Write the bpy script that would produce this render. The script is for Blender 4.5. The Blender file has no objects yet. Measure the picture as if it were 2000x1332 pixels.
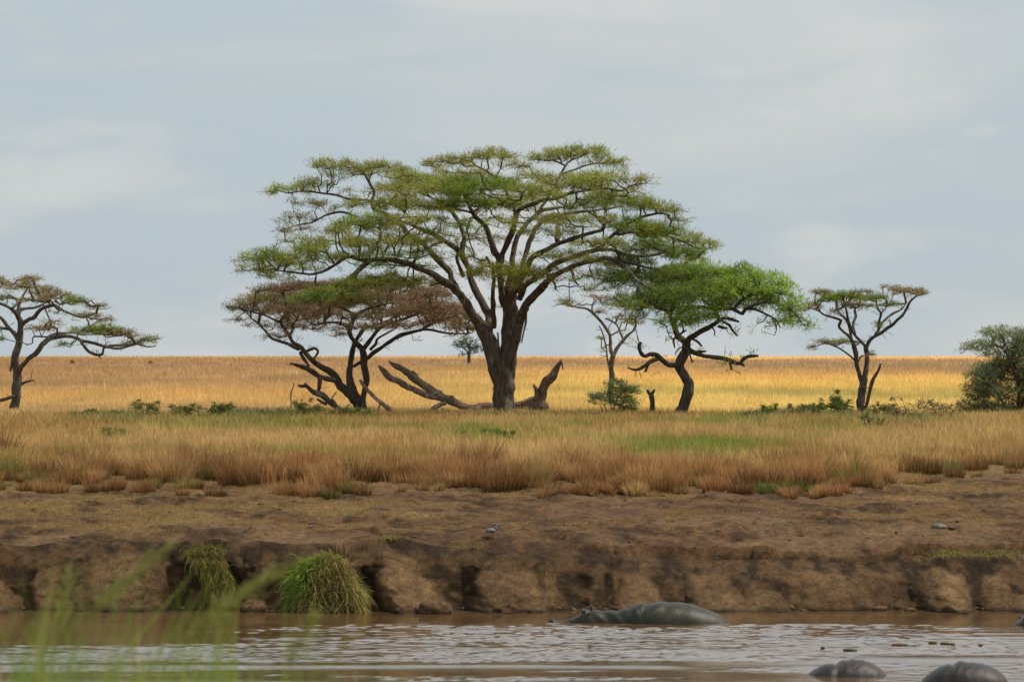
import bpy, math
import numpy as np
from mathutils import Vector

RS = np.random.RandomState(7)
H = 5.2          # eye height above the river surface
F = 6000.0       # focal length in picture widths / 2000

scene = bpy.context.scene
col = scene.collection

# ------------------------------------------------------------------ helpers
def pos(px, py, Y, d=0.0):
    """a traced outline point at real distance Y(+d) turned into metres"""
    Yd = Y + d
    return np.array([(px - 1000.0) * Yd / F, Yd, H - (py - 697.0) * Yd / F])

def hashn(ix, iy, iz, seed):
    n = (ix * 374761393 + iy * 668265263 + iz * 2147483647 + seed * 974711) & 0xffffffff
    n = ((n ^ (n >> 13)) * 1274126177) & 0xffffffff
    n = ((n ^ (n >> 16)) * 2246822519) & 0xffffffff
    n = n ^ (n >> 15)
    return (n & 0xffffff) / float(0xffffff)

def vnoise(x, y, z=None, seed=0):
    x = np.asarray(x, float); y = np.asarray(y, float)
    z = np.zeros_like(x) if z is None else np.asarray(z, float) + np.zeros_like(x)
    x, y = np.broadcast_arrays(x, y); z = np.broadcast_to(z, x.shape)
    ix = np.floor(x).astype(np.int64); iy = np.floor(y).astype(np.int64); iz = np.floor(z).astype(np.int64)
    fx = x - ix; fy = y - iy; fz = z - iz
    fx = fx*fx*(3-2*fx); fy = fy*fy*(3-2*fy); fz = fz*fz*(3-2*fz)
    r = 0
    for a in (0, 1):
        for b in (0, 1):
            for c in (0, 1):
                w = (fx if a else 1-fx)*(fy if b else 1-fy)*(fz if c else 1-fz)
                r = r + w*hashn(ix+a, iy+b, iz+c, seed)
    return r*2-1

def fbm(x, y, z=None, seed=0, octv=4, gain=0.5):
    s = 0; a = 1.0; t = 0
    for o in range(octv):
        k = 2.03**o
        s = s + a*vnoise(np.asarray(x)*k+17.3*o, np.asarray(y)*k-9.1*o, None if z is None else np.asarray(z)*k+3.7*o, seed+o)
        t += a; a *= gain
    return s/t

def sst(a, b, x):
    t = np.clip((np.asarray(x, float)-a)/(b-a), 0, 1)
    return t*t*(3-2*t)

def link(o, parent=None):
    col.objects.link(o)
    if parent is not None:
        o.parent = parent
    return o

def mesh_obj(name, verts, faces, mat, parent=None, colors=None, smooth=False, origin=None, mat2=None, n_first=0):
    """faces: list of numpy arrays (n,k)"""
    verts = np.asarray(verts, np.float32)
    if origin is not None:
        verts = verts - np.asarray(origin, np.float32)
    me = bpy.data.meshes.new(name)
    fl = [np.asarray(f, np.int32) for f in faces if len(f)]
    nl = sum(f.size for f in fl); nf = sum(len(f) for f in fl)
    me.vertices.add(len(verts)); me.vertices.foreach_set('co', verts.ravel())
    me.loops.add(nl); me.polygons.add(nf)
    me.loops.foreach_set('vertex_index', np.concatenate([f.ravel() for f in fl]))
    tot = np.concatenate([np.full(len(f), f.shape[1], np.int32) for f in fl])
    st = np.concatenate([[0], np.cumsum(tot)[:-1]]).astype(np.int32)
    me.polygons.foreach_set('loop_start', st)
    me.polygons.foreach_set('loop_total', tot)
    if smooth:
        me.polygons.foreach_set('use_smooth', np.ones(nf, bool))
    me.update(calc_edges=True)
    if colors is not None:
        c = np.ones((len(verts), 4), np.float32); c[:, :3] = colors
        at = me.color_attributes.new('tint', 'FLOAT_COLOR', 'POINT')
        at.data.foreach_set('color', c.ravel())
    me.materials.append(mat)
    if mat2 is not None:
        me.materials.append(mat2)
        mi = np.zeros(nf, np.int32); mi[:n_first] = 1
        me.polygons.foreach_set('material_index', mi)
    o = bpy.data.objects.new(name, me)
    link(o, parent)
    return o

def tag(o, label=None, cat=None, group=None, kind=None):
    if label: o['label'] = label
    if cat: o['category'] = cat
    if group: o['group'] = group
    if kind: o['kind'] = kind
    return o

def empty(name, loc):
    o = bpy.data.objects.new(name, None)
    o.empty_display_size = 0.3
    o.location = [float(v) for v in loc]
    return link(o)

# ------------------------------------------------------------------ materials
def newmat(name):
    m = bpy.data.materials.new(name); m.use_nodes = True
    nt = m.node_tree; nt.nodes.clear()
    out = nt.nodes.new('ShaderNodeOutputMaterial')
    return m, nt, out

def N(nt, t, **kw):
    n = nt.nodes.new(t)
    for k, v in kw.items():
        setattr(n, k, v)
    return n

def noise_node(nt, scale, detail=5, rough=0.6, mapscale=None, vec=None):
    tc = N(nt, 'ShaderNodeTexCoord')
    mp = N(nt, 'ShaderNodeMapping')
    if mapscale: mp.inputs['Scale'].default_value = mapscale
    nt.links.new(tc.outputs['Object'] if vec is None else vec, mp.inputs['Vector'])
    n = N(nt, 'ShaderNodeTexNoise'); n.inputs['Scale'].default_value = scale
    n.inputs['Detail'].default_value = detail; n.inputs['Roughness'].default_value = rough
    nt.links.new(mp.outputs[0], n.inputs['Vector'])
    return n

def ramp(nt, fac, stops):
    r = N(nt, 'ShaderNodeValToRGB')
    el = r.color_ramp.elements
    el[0].position = stops[0][0]; el[0].color = (*stops[0][1], 1)
    el[1].position = stops[-1][0]; el[1].color = (*stops[-1][1], 1)
    for p, c in stops[1:-1]:
        e = el.new(p); e.color = (*c, 1)
    nt.links.new(fac, r.inputs[0])
    return r

def leaf_material(name, trans=0.35):
    m, nt, out = newmat(name)
    at = N(nt, 'ShaderNodeAttribute', attribute_name='tint')
    d = N(nt, 'ShaderNodeBsdfDiffuse'); t = N(nt, 'ShaderNodeBsdfTranslucent')
    nt.links.new(at.outputs['Color'], d.inputs['Color'])
    hs = N(nt, 'ShaderNodeHueSaturation'); hs.inputs['Saturation'].default_value = 1.1; hs.inputs['Value'].default_value = 1.15
    nt.links.new(at.outputs['Color'], hs.inputs['Color']); nt.links.new(hs.outputs[0], t.inputs['Color'])
    mx = N(nt, 'ShaderNodeMixShader'); mx.inputs[0].default_value = trans
    nt.links.new(d.outputs[0], mx.inputs[1]); nt.links.new(t.outputs[0], mx.inputs[2])
    nt.links.new(mx.outputs[0], out.inputs[0])
    return m

def bark_material(name, dark, light, patch, sc=1.0, bump=0.6, patch_lo=0.58):
    m, nt, out = newmat(name)
    n1 = noise_node(nt, 6*sc, 6, 0.65, (1.6, 1.6, 0.28))
    r1 = ramp(nt, n1.outputs['Fac'], [(0.33, dark), (0.5, tuple((a+b)/2 for a, b in zip(dark, light))), (0.68, light)])
    n2 = noise_node(nt, 1.3*sc, 4, 0.6, (1, 1, 0.6))
    r2 = ramp(nt, n2.outputs['Fac'], [(patch_lo, (0, 0, 0)), (patch_lo+0.14, (1, 1, 1))])
    mx = N(nt, 'ShaderNodeMix', data_type='RGBA')
    nt.links.new(r2.outputs[0], mx.inputs[0]); nt.links.new(r1.outputs[0], mx.inputs[6]); mx.inputs[7].default_value = (*patch, 1)
    b = N(nt, 'ShaderNodeBsdfPrincipled'); b.inputs['Roughness'].default_value = 0.9
    b.inputs['Specular IOR Level'].default_value = 0.2
    nt.links.new(mx.outputs[2], b.inputs['Base Color'])
    bp = N(nt, 'ShaderNodeBump'); bp.inputs['Strength'].default_value = bump; bp.inputs['Distance'].default_value = 0.08
    nt.links.new(n1.outputs['Fac'], bp.inputs['Height']); nt.links.new(bp.outputs[0], b.inputs['Normal'])
    nt.links.new(b.outputs[0], out.inputs[0])
    return m

M_LEAF = leaf_material('leaf', 0.42)
M_GRASS = leaf_material('grass_blade', 0.3)
M_BARK = bark_material('acacia_bark', (0.030, 0.021, 0.015), (0.135, 0.10, 0.072), (0.20, 0.185, 0.15), bump=0.9, patch_lo=0.56)
M_BARK_GREY = bark_material('grey_bark', (0.03, 0.025, 0.02), (0.11, 0.095, 0.078), (0.19, 0.175, 0.145), sc=1.5, patch_lo=0.55)
M_BARK_DARK = bark_material('dark_bark', (0.025, 0.019, 0.014), (0.115, 0.088, 0.064), (0.19, 0.17, 0.13), sc=1.4, patch_lo=0.6)
M_DEAD = bark_material('weathered_wood', (0.07, 0.045, 0.03), (0.24, 0.17, 0.12), (0.42, 0.34, 0.27), sc=1.6, bump=0.8, patch_lo=0.57)
M_TWIG = bark_material('twig', (0.03, 0.022, 0.017), (0.09, 0.07, 0.055), (0.1, 0.085, 0.07), bump=0.1)
M_TWIG_BROWN = bark_material('brown_twig', (0.07, 0.045, 0.033), (0.15, 0.10, 0.075), (0.13, 0.10, 0.08), bump=0.1)

# ------------------------------------------------------------------ terrain functions
PY = [-60, 5, 14, 25, 35, 40, 50, 60, 62.8, 64.0, 66, 70, 75, 80, 90, 100, 120, 139, 160, 200, 260, 350, 450, 700, 9000]
PZ = [3.4, 3.4, 3.1, 1.6, 0.3, -0.3, -1.0, -0.9, -0.4, 1.30, 1.40, 1.52, 1.63, 1.76, 1.96, 2.12, 2.42, 2.62, 2.74, 3.18, 3.93, 4.68, 5.04, 5.12, 5.12]
LX = [-2500, 0, 300, 560, 720, 800, 950, 1100, 1150, 1400, 1600, 1700, 1850, 2000, 4500]
LZ = [1.30, 1.30, 1.28, 1.24, 1.26, 1.32, 1.12, 1.0, 0.92, 0.80, 0.86, 0.80, 0.98, 0.92, 1.0]

def zlip(X):
    px = 1000 + X*F/64.0
    return np.interp(px, LX, LZ) + 0.10*fbm(X*1.3, X*0+3, seed=5, octv=4)

def zg(X, Y):
    X = np.asarray(X, float); Y = np.asarray(Y, float)
    z = np.interp(Y, PY, PZ)
    far = Y > 63.9
    z = z - np.where(far, (1.30 - zlip(X))*np.exp(-np.maximum(Y-64.0, 0)/1.5), 0)
    a = np.interp(Y, [40, 63, 64.3, 80, 100, 200, 450, 900], [0.0, 0.0, 0.06, 0.07, 0.08, 0.10, 0.12, 0.06])
    z = z + a*fbm(X*0.35, Y*0.35, seed=11, octv=3)*1.6
    s = np.interp(Y, [60, 64.0, 65, 82, 95], [0, 0.3, 1, 1, 0])
    z = z + s*(0.06*fbm(X*2.2, Y*1.6, seed=21, octv=5, gain=.6) + 0.07*fbm(X*.35, Y*.5, seed=31, octv=2) + .055*sst(-.04, .04, fbm(X*.7, Y*.55, seed=33, octv=4)) + .04*sst(-.03, .03, fbm(X*1.5+4, Y*.9, seed=34, octv=3)))
    return z

C = lambda r, g, b: np.array([r, g, b], float)
def mixc(a, b, t):
    t = np.asarray(t)[..., None]
    return a*(1-t)+b*t

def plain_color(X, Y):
    """dry grass colour of the plain behind the trees, cloud shadow painted in as broad bands"""
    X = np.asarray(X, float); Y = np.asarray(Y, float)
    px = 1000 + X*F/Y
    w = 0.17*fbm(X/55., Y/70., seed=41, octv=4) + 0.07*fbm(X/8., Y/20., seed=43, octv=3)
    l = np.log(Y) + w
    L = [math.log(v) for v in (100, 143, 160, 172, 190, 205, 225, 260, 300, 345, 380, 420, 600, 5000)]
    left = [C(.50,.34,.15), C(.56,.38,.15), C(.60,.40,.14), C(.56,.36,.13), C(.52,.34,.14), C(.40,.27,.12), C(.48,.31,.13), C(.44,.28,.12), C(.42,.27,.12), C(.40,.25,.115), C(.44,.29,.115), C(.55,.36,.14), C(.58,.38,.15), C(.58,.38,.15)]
    right= [C(.52,.36,.15), C(.62,.44,.15), C(.62,.45,.15), C(.42,.33,.11), C(.60,.42,.13), C(.64,.44,.14), C(.60,.38,.13), C(.42,.27,.11), C(.36,.235,.115), C(.40,.25,.12), C(.58,.38,.145), C(.66,.43,.165), C(.68,.44,.17), C(.68,.44,.17)]  # bright and dark bands put cloud light and shade into the grass colour
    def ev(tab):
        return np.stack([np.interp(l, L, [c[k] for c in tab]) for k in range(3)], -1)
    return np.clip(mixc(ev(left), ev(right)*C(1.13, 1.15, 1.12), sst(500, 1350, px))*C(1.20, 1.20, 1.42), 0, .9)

def field_color(X, Y, rnd=None):
    """grass between the bank and the trees"""
    X = np.asarray(X, float); Y = np.asarray(Y, float)
    px = 1000 + X*F/Y
    tan = mixc(C(.50,.37,.20), C(.40,.27,.13), sst(-.3, .4, fbm(X*.25, Y*.12, seed=51)))
    tan = mixc(tan, C(.38,.23,.12), sst(90, 80, Y))
    green = mixc(C(.17,.23,.05), C(.24,.27,.08), sst(-.3, .3, fbm(X*.9, Y*.5, seed=53)))
    gm = sst(-.22, .25, fbm(X*.16+3, Y*.10, seed=55, octv=4)) * np.interp(Y, [88, 95, 104, 116, 128], [0, .75, 1, .65, .05])
    gm = gm*np.interp(px, [-500, 0, 200, 700, 1000, 1400, 1550, 1700], [.5, .45, .8, .7, .95, .9, .35, .1])
    gm2 = .55*sst(.0, .4, fbm(X*.3+9, Y*.15+7, seed=57))*np.interp(Y, [110, 120, 136, 143], [0, 1, 1, 0])*np.interp(px, [900, 1200, 1700, 1800], [.5, 1, 1, .3])
    c = mixc(tan*C(1.18, 1.07, .88), green*C(1.15,1.12,.9), np.clip(1.15*gm+1.2*gm2, 0, .85))
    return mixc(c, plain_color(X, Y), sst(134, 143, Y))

# front edge of the tall grass (distance in m as a function of lateral position)
def grass_front(X, Y):
    px = 1000 + X*F/Y
    e = np.interp(px, [-600, 0, 200, 330, 560, 700, 850, 1000, 1150, 1300, 1500, 1700, 1800, 2000, 2600],
                      [84, 83.5, 82, 80, 77.5, 77, 80, 78.5, 79.5, 78.5, 79.5, 79.5, 87, 88.5, 89])
    return e + 3.2*fbm(X*.55, X*0+1, seed=61, octv=3)

# ------------------------------------------------------------------ GROUND (one sheet: near bank, river bed, far bank, plain to the horizon)
def build_ground():
    xs_c = np.arange(-13, 13.001, 0.042)
    side = 13 + np.cumsum(np.linspace(0.06, 1, 70)**2*9)
    xs = np.concatenate([-side[::-1], xs_c, side])
    nx = len(xs)
    rows_V = []; rows_C = []
    def prow(x): return 1000 + x*F/63.6
    # near part
    for Y in np.concatenate([np.linspace(-60, 40, 60), np.linspace(42, 62.0, 12)]):
        z = zg(xs, np.full(nx, Y))
        rows_V.append(np.stack([xs, np.full(nx, Y), z], -1))
        rows_C.append(np.tile(C(.10,.085,.04), (nx, 1)))
    # bank face
    mounds = [  # top px, bottom px, t_top, w_top, w_bot, out
        (758, 822, .86, 26, 72, .75, 0), (838, 852, .46, 14, 40, .45, 0), (985, 1012, .74, 45, 90, .75, 0),
        (1240, 1250, .70, 18, 60, .65, 0), (1490, 1488, .42, 20, 62, .75, 0), (1842, 1842, .72, 40, 50, .7, 1),
        (2005, 2003, .36, 12, 45, .7, 0), (-12, -8, .38, 22, 58, .8, 0), (235, 245, .85, 60, 115, .35, 0),
        (1385, 1400, .75, 30, 70, .35, 0), (1600, 1625, .8, 60, 90, .30, 0), (1945, 1950, .6, 20, 40, .3, 0),
        (495, 495, .16, 8, 26, .5, 1), (630, 632, .8, 20, 70, .5, 1), (90, 95, .7, 20, 40, .25, 0), (1060, 1090, .6, 10, 30, .3, 0)]
    rec = [(1128, 34, -.55), (722, 26, -.35), (545, 60, -.30), (1345, 22, -.35), (1720, 40, -.30), (1775, 16, -.35), (345, 30, -.3), (905, 20, -.3), (1180, 12, -.35), (60, 40, -.3), (1560, 18, -.25), (440, 35, -.3)]
    px = prow(xs)
    lipw = 0.50*fbm(xs*.45, xs*0, seed=71, octv=4) + 0.30*fbm(xs*1.6, xs*0, seed=72, octv=5, gain=.6)
    zl = zlip(xs)
    zl = zg(xs, np.full(nx, 64.3))
    rightness = sst(1050, 1200, px)
    T = np.concatenate([np.linspace(-.35, 0, 8)[:-1], np.linspace(0, 1, 66)]); prevY = None
    for t in T:
        tt = max(t, 0)
        z = zl*t
        Y = 63.20 + (0.30 + 0.35*rightness)*tt**1.3 + 0.45*rightness*tt + (0.35+.45*rightness)*tt**5 + 0*px
        env = math.sin(math.pi*min(1, .15+tt*.8))
        nz = 0.42*fbm(xs*.8+z*.5, z*1.1, seed=81, octv=3) + 0.26*fbm(xs*2.6, z*2.0, seed=82, octv=5, gain=.6) - 0.16*np.abs(fbm(xs*2.6, z*.6, seed=83, octv=3))
        disp = nz*env
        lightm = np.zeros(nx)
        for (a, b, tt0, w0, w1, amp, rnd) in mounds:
            ttop = tt0*.9 + .08 + .16*fbm(xs*1.5+a, xs*0, seed=84)
            k = np.clip((ttop - tt)/ttop, 0, 1)
            cx = b + (a-b)*min(1, tt/tt0) + 14*fbm(xs*0+a, z*2, seed=87)
            w = w0 + (w1-w0)*k**(.5 if rnd else .8)
            kk = sst(0, .12, k)
            prof = np.clip(1-np.abs((px-cx)/w)**2.2, 0, 1)**.75
            g = k**(.5 if rnd else .8)*prof*amp
            g = g*1.15*(1+.55*fbm(xs*1.7, z*2.4, seed=85, octv=4))
            disp = np.maximum(disp, disp*.2 + g + .04)*1.0
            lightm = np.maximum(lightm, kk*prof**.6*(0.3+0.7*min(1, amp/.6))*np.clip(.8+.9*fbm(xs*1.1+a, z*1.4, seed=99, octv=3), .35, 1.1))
        rc = 0
        for (c, w, amp) in rec:
            rc = rc + .8*amp*np.exp(-((px-c+18*fbm(z*2+c, z*0, seed=79))/w)**2)*env
        disp = disp + rc*(1-lightm)
        # undercut below the turf lip
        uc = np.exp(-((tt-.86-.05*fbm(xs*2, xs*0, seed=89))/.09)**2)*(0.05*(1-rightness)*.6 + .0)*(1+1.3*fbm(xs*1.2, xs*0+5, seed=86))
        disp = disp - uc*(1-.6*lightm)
        disp = np.where(disp < 0, disp*(1-.65*float(sst(.45, .9, tt))), disp)
        fade = 1 - sst(.9, 1.0, tt)
        Yv = Y + lipw*tt - disp*(fade if tt > .9 else 1)
        Yv = Yv + .10*(1-rightness)*tt**3
        if t > 0.01 and prevY is not None:      # slumped earth: almost no overhang
            Yv = np.maximum(Yv, prevY - (.012 if tt < .75 else .03*np.clip(1+2*fbm(xs*1.4, xs*0, seed=90), 0, 1)))
        prevY = Yv
        zz = z + 0.045*fbm(xs*3.4, z*4, seed=88, octv=3)*(1 if tt < .97 else 0)
        if t < 0: Yv = 63.4 + 2.2*t - np.maximum(0, disp)*1.05; zz = 2.2*t + 0*z; prevY = None
        rows_V.append(np.stack([xs, Yv, zz], -1))
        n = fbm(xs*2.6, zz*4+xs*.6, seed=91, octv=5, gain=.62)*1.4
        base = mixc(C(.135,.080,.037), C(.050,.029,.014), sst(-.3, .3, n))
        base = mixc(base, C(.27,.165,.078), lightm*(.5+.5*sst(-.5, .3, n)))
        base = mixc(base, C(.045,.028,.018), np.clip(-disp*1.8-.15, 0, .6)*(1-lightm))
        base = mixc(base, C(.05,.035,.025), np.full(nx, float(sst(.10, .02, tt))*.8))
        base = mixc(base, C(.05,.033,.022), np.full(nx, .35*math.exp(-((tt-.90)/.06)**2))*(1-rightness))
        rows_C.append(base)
    Ylip = rows_V[-1][:, 1] + 0
    # top: fine, then coarser and coarser
    Ys = [64.45]
    while Ys[-1] < 9000:
        y = Ys[-1]
        st = .06 if y < 70 else .09 if y < 84 else .25 if y < 100 else .6 if y < 145 else 2.5 if y < 300 else 8 if y < 520 else y*.12
        Ys.append(y+st)
    for Y in Ys[1:]:
        sc = max(1, Y/64.0)
        X = xs*sc
        Yv = np.full(nx, Y)
        if Y < 66: Yv = Ylip + .05 + (Y-64.45)*(66-Ylip-.05)/(66-64.45)
        z = zg(X, Yv)
        rows_V.append(np.stack([X, Yv, z], -1))
        gf = grass_front(X, Yv)
        p = 1000 + X*F/Y
        n = fbm(X*1.9, Yv*1.1, seed=93, octv=5, gain=.65)*1.25; n2 = fbm(X*.5, Yv*.45, seed=94, octv=5)
        soil = mixc(C(.172,.095,.040), C(.070,.037,.016), sst(-.3, .3, n+.3*n2))
        soil = mixc(soil, C(.26,.160,.080), sst(.05, .45, n2)*.6)
        soil = mixc(soil, C(.19,.10,.055), sst(.0, .4, fbm(X*.5, Yv*.5, seed=95))*.4*sst(900, 1200, p))
        straw = C(.32,.21,.08)
        sm = sst(.0, .45, fbm(X*.5, Yv*.8, seed=96, octv=4) + np.interp(p, [0, 500, 900, 1500, 1800], [.28, .15, -.12, -.18, -.02]) + np.interp(Yv, [65, 68, 72, 78, 84], [-.5, .0, .12, .1, .3]))
        c = mixc(soil, straw, sm*.45)
        c = mixc(c, C(.24,.175,.14), .7*sst(.0,.5,n2+.2)*sst(1690, 1760, p)*sst(82.5, 84.5, Yv)*sst(89, 87, Yv))
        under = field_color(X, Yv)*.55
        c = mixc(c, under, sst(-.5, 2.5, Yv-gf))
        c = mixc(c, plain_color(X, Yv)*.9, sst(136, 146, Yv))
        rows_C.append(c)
    V = np.array(rows_V); Cc = np.array(rows_C)
    nr = len(V)
    idx = np.arange(nr*nx).reshape(nr, nx)
    q = np.stack([idx[:-1, :-1], idx[:-1, 1:], idx[1:, 1:], idx[1:, :-1]], -1).reshape(-1, 4)
    m, nt, out = newmat('soil')
    at = N(nt, 'ShaderNodeAttribute', attribute_name='tint')
    n1 = noise_node(nt, 5.5, 12, .74, (1, .8, 1.15)); n2 = noise_node(nt, 40, 4, .65)
    r1 = ramp(nt, n1.outputs['Fac'], [(.34, (.42, .41, .40)), (.48, (.92, .92, .92)), (.66, (1.6, 1.55, 1.45))])
    r2 = ramp(nt, n2.outputs['Fac'], [(.3, (.72, .72, .72)), (.7, (1.3, 1.3, 1.3))])
    m1 = N(nt, 'ShaderNodeMix', data_type='RGBA', blend_type='MULTIPLY'); m1.inputs[0].default_value = 1
    m2 = N(nt, 'ShaderNodeMix', data_type='RGBA', blend_type='MULTIPLY'); m2.inputs[0].default_value = 1
    nt.links.new(at.outputs['Color'], m1.inputs[6]); nt.links.new(r1.outputs[0], m1.inputs[7])
    nt.links.new(m1.outputs[2], m2.inputs[6]); nt.links.new(r2.outputs[0], m2.inputs[7])
    b = N(nt, 'ShaderNodeBsdfPrincipled'); b.inputs['Roughness'].default_value = .95; b.inputs['Specular IOR Level'].default_value = .15
    nt.links.new(m2.outputs[2], b.inputs['Base Color'])
    bp = N(nt, 'ShaderNodeBump'); bp.inputs['Strength'].default_value = 1.0; bp.inputs['Distance'].default_value = .13
    ad = N(nt, 'ShaderNodeMath', operation='ADD'); nt.links.new(n1.outputs['Fac'], ad.inputs[0]); nt.links.new(n2.outputs['Fac'], ad.inputs[1])
    nt.links.new(ad.outputs[0], bp.inputs['Height']); nt.links.new(bp.outputs[0], b.inputs['Normal'])
    nt.links.new(b.outputs[0], out.inputs[0])
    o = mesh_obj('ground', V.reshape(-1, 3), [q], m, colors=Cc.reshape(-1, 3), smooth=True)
    tag(o, 'bare brown earth of the river bank rising to the golden plain', None, kind='structure')
build_ground()

# ------------------------------------------------------------------ WATER
def build_water():
    xs = np.concatenate([np.linspace(-160, -9, 60)[:-1], np.arange(-9, 9, .05), np.linspace(9, 160, 60)])
    ys = np.concatenate([np.linspace(33, 46, 14)[:-1], np.arange(46, 64.6, .05)])
    X, Y = np.meshgrid(xs, ys)
    p = 1000 + X*F/Y
    # where the breeze ruffles the river
    m = sst(-.10, .14, .75*fbm(X*.13, Y*.8, seed=101, octv=4) + np.interp(Y, [46, 50.3, 50.8, 51.2, 51.9, 52.2, 52.8, 53.2, 56.5, 57.6, 58.6, 59.6, 60.4, 61.5], [-.35, -.35, .1, .15, -.3, -.35, .1, .55, .5, .25, .3, .1, -.3, -.9])
            + .5*sst(1500, 1750, p)*np.interp(Y, [46, 50, 52, 52.6, 54.0, 54.8, 57], [1.2, 1.2, .6, -1.6, -1.6, 0, 0]) - .55*sst(620, 380, p)*np.interp(Y, [52, 54.5, 55.3, 57, 57.8, 59], [0, 0, 1, 1, 0, .6])
            + np.interp(p, [0, 300, 600, 1000, 1500, 2000], [-.06, 0, .1, .1, -.02, 0]))
    wob = fbm(X*.5, Y*.5, seed=102, octv=2)
    w1 = fbm(X*2.4+wob, Y*6.5, seed=103, octv=2)
    w2 = fbm(X*7.5, Y*12, seed=104, octv=1)
    # the long soft rings of a wake
    z = m*(.6+.8*sst(-.3,.4,fbm(X*.3, Y*.9, seed=171)))*(.0195*w1 + .0065*w2) + .0020*fbm(X*1.1, Y*2.2, seed=105, octv=2)
    # low swells added to tilt the reflection from sky down to the bank
    lf = sst(1750, 1350, p)
    z = z + .085*np.exp(-((Y-48.3-.3*fbm(X*.2, X*0, seed=106))/1.7)**2)*lf + .022*np.exp(-((Y-51.75-.15*fbm(X*.25, X*0, seed=107))/.38)**2)*lf*sst(-.25, .25, fbm(X*.22, X*0, seed=108, octv=3)) + .020*np.exp(-((Y-53.0)/.7)**2)*(1-lf)
    edge = np.abs(X) > 9
    z = np.where(edge, z*.2, z)
    V = np.stack([X, Y, z], -1).reshape(-1, 3)
    idx = np.arange(X.size).reshape(X.shape)
    q = np.stack([idx[:-1, :-1], idx[:-1, 1:], idx[1:, 1:], idx[1:, :-1]], -1).reshape(-1, 4)
    mt, nt, out = newmat('muddy_water')
    b = N(nt, 'ShaderNodeBsdfPrincipled')
    n = noise_node(nt, .8, 3, .5, (.5, 1.4, 1))
    r = ramp(nt, n.outputs['Fac'], [(.35, (.070, .040, .018)), (.65, (.105, .062, .028))])
    nt.links.new(r.outputs[0], b.inputs['Base Color'])
    b.inputs['Roughness'].default_value = .06; b.inputs['IOR'].default_value = 1.45
    n2 = noise_node(nt, 5, 3, .6, (1, 1.9, 1))
    bp = N(nt, 'ShaderNodeBump'); bp.inputs['Strength'].default_value = .12; bp.inputs['Distance'].default_value = .03
    nt.links.new(n2.outputs['Fac'], bp.inputs['Height']); nt.links.new(bp.outputs[0], b.inputs['Normal'])
    nt.links.new(b.outputs[0], out.inputs[0])
    o = mesh_obj('river_water', V, [q], mt, smooth=True)
    tag(o, 'muddy brown river water with pale ripples', None, kind='structure')
build_water()

# ------------------------------------------------------------------ GRASS
def blades(name, P, h, w, colr, lean, label=None, cat=None, kind='stuff', seg=2, parent=None, origin=None, droop=.25, tipcol=1.15, rootcol=.6, rs=RS):
    n = len(P)
    ang = rs.uniform(0, 2*np.pi, n)
    side = np.stack([np.cos(ang), np.sin(ang)*.5, np.zeros(n)], -1)
    side /= np.linalg.norm(side, axis=1)[:, None]
    la = rs.uniform(0, 2*np.pi, n)
    ld = np.stack([np.cos(la), np.sin(la), np.zeros(n)], -1)*(lean*rs.uniform(.2, 1, n))[:, None]
    if isinstance(droop, np.ndarray): ld = ld + droop
    rows = []; cols = []
    for k in range(seg):
        t = k/seg
        c = P + np.stack([0*h, 0*h, h*t], -1) + ld*(t**1.7)*h[:, None]
        ww = w*(1-.5*t)
        rows += [c - side*ww[:, None]/2, c + side*ww[:, None]/2]
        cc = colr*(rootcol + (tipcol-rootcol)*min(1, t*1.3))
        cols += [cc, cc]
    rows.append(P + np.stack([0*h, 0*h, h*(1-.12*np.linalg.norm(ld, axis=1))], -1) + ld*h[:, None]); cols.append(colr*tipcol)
    K = 2*seg+1
    V = np.stack(rows, 1).reshape(-1, 3); Cc = np.stack(cols, 1).reshape(-1, 3)
    b = np.arange(n)[:, None]*K
    F4 = [b + np.array([[2*k, 2*k+1, 2*k+3, 2*k+2]]) for k in range(seg-1)]
    F3 = b + np.array([[2*seg-2, 2*seg-1, 2*seg]])
    fs = ([np.concatenate(F4)] if F4 else []) + [F3]
    o = mesh_obj(name, V, fs, M_GRASS, parent=parent, colors=np.clip(Cc, 0, .95), origin=origin)
    if label: tag(o, label, cat, kind=kind)
    return o

def fan_points(n, Y0, Y1, spread=1.28, rs=RS, power=2.0):
    # denser close by, thinner far away
    u = rs.uniform(0, 1, n)
    a, b = Y0**(1-power), Y1**(1-power)
    Y = (a + (b-a)*u)**(1/(1-power))
    X = rs.uniform(-1, 1, n)*(1000*Y/F)*spread
    return X, Y

# tall field grass between bank and trees
X, Y = fan_points(330000, 76, 143)
gf = grass_front(X, Y)
keep = (Y - gf) > 1.2 + 3.5*(fbm(X*.9, Y*.9, seed=109)+.35) + RS.uniform(0, 1.5, len(X))
dens = sst(-.75, -.1, fbm(X*1.3, Y*.9, seed=111, octv=3))
keep &= RS.uniform(0, 1, len(X)) < .35+.65*dens
X, Y = X[keep], Y[keep]
c = field_color(X, Y)*RS.uniform(.55, 1.4, (len(X), 1))*(1+.25*fbm(X*1.2, Y*.8, seed=113)[:, None])
hh = (.42+.20*fbm(X*.8, Y*.5, seed=112) + .14*fbm(X*2.4, Y*1.6, seed=114, octv=2))*RS.uniform(.5, 1.35, len(X))*np.interp(Y, [78, 100, 120, 134, 143], [1.1, 1.1, 1.0, .62, .55])
blades('field_grass', np.stack([X, Y, zg(X, Y)-.03], -1), hh, Y/3072*.62, c, np.full(len(X), .5), 'mixed tan and green dry grass between the bank and the trees', 'grass', droop=.3, tipcol=1.1, rootcol=.6)

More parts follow.
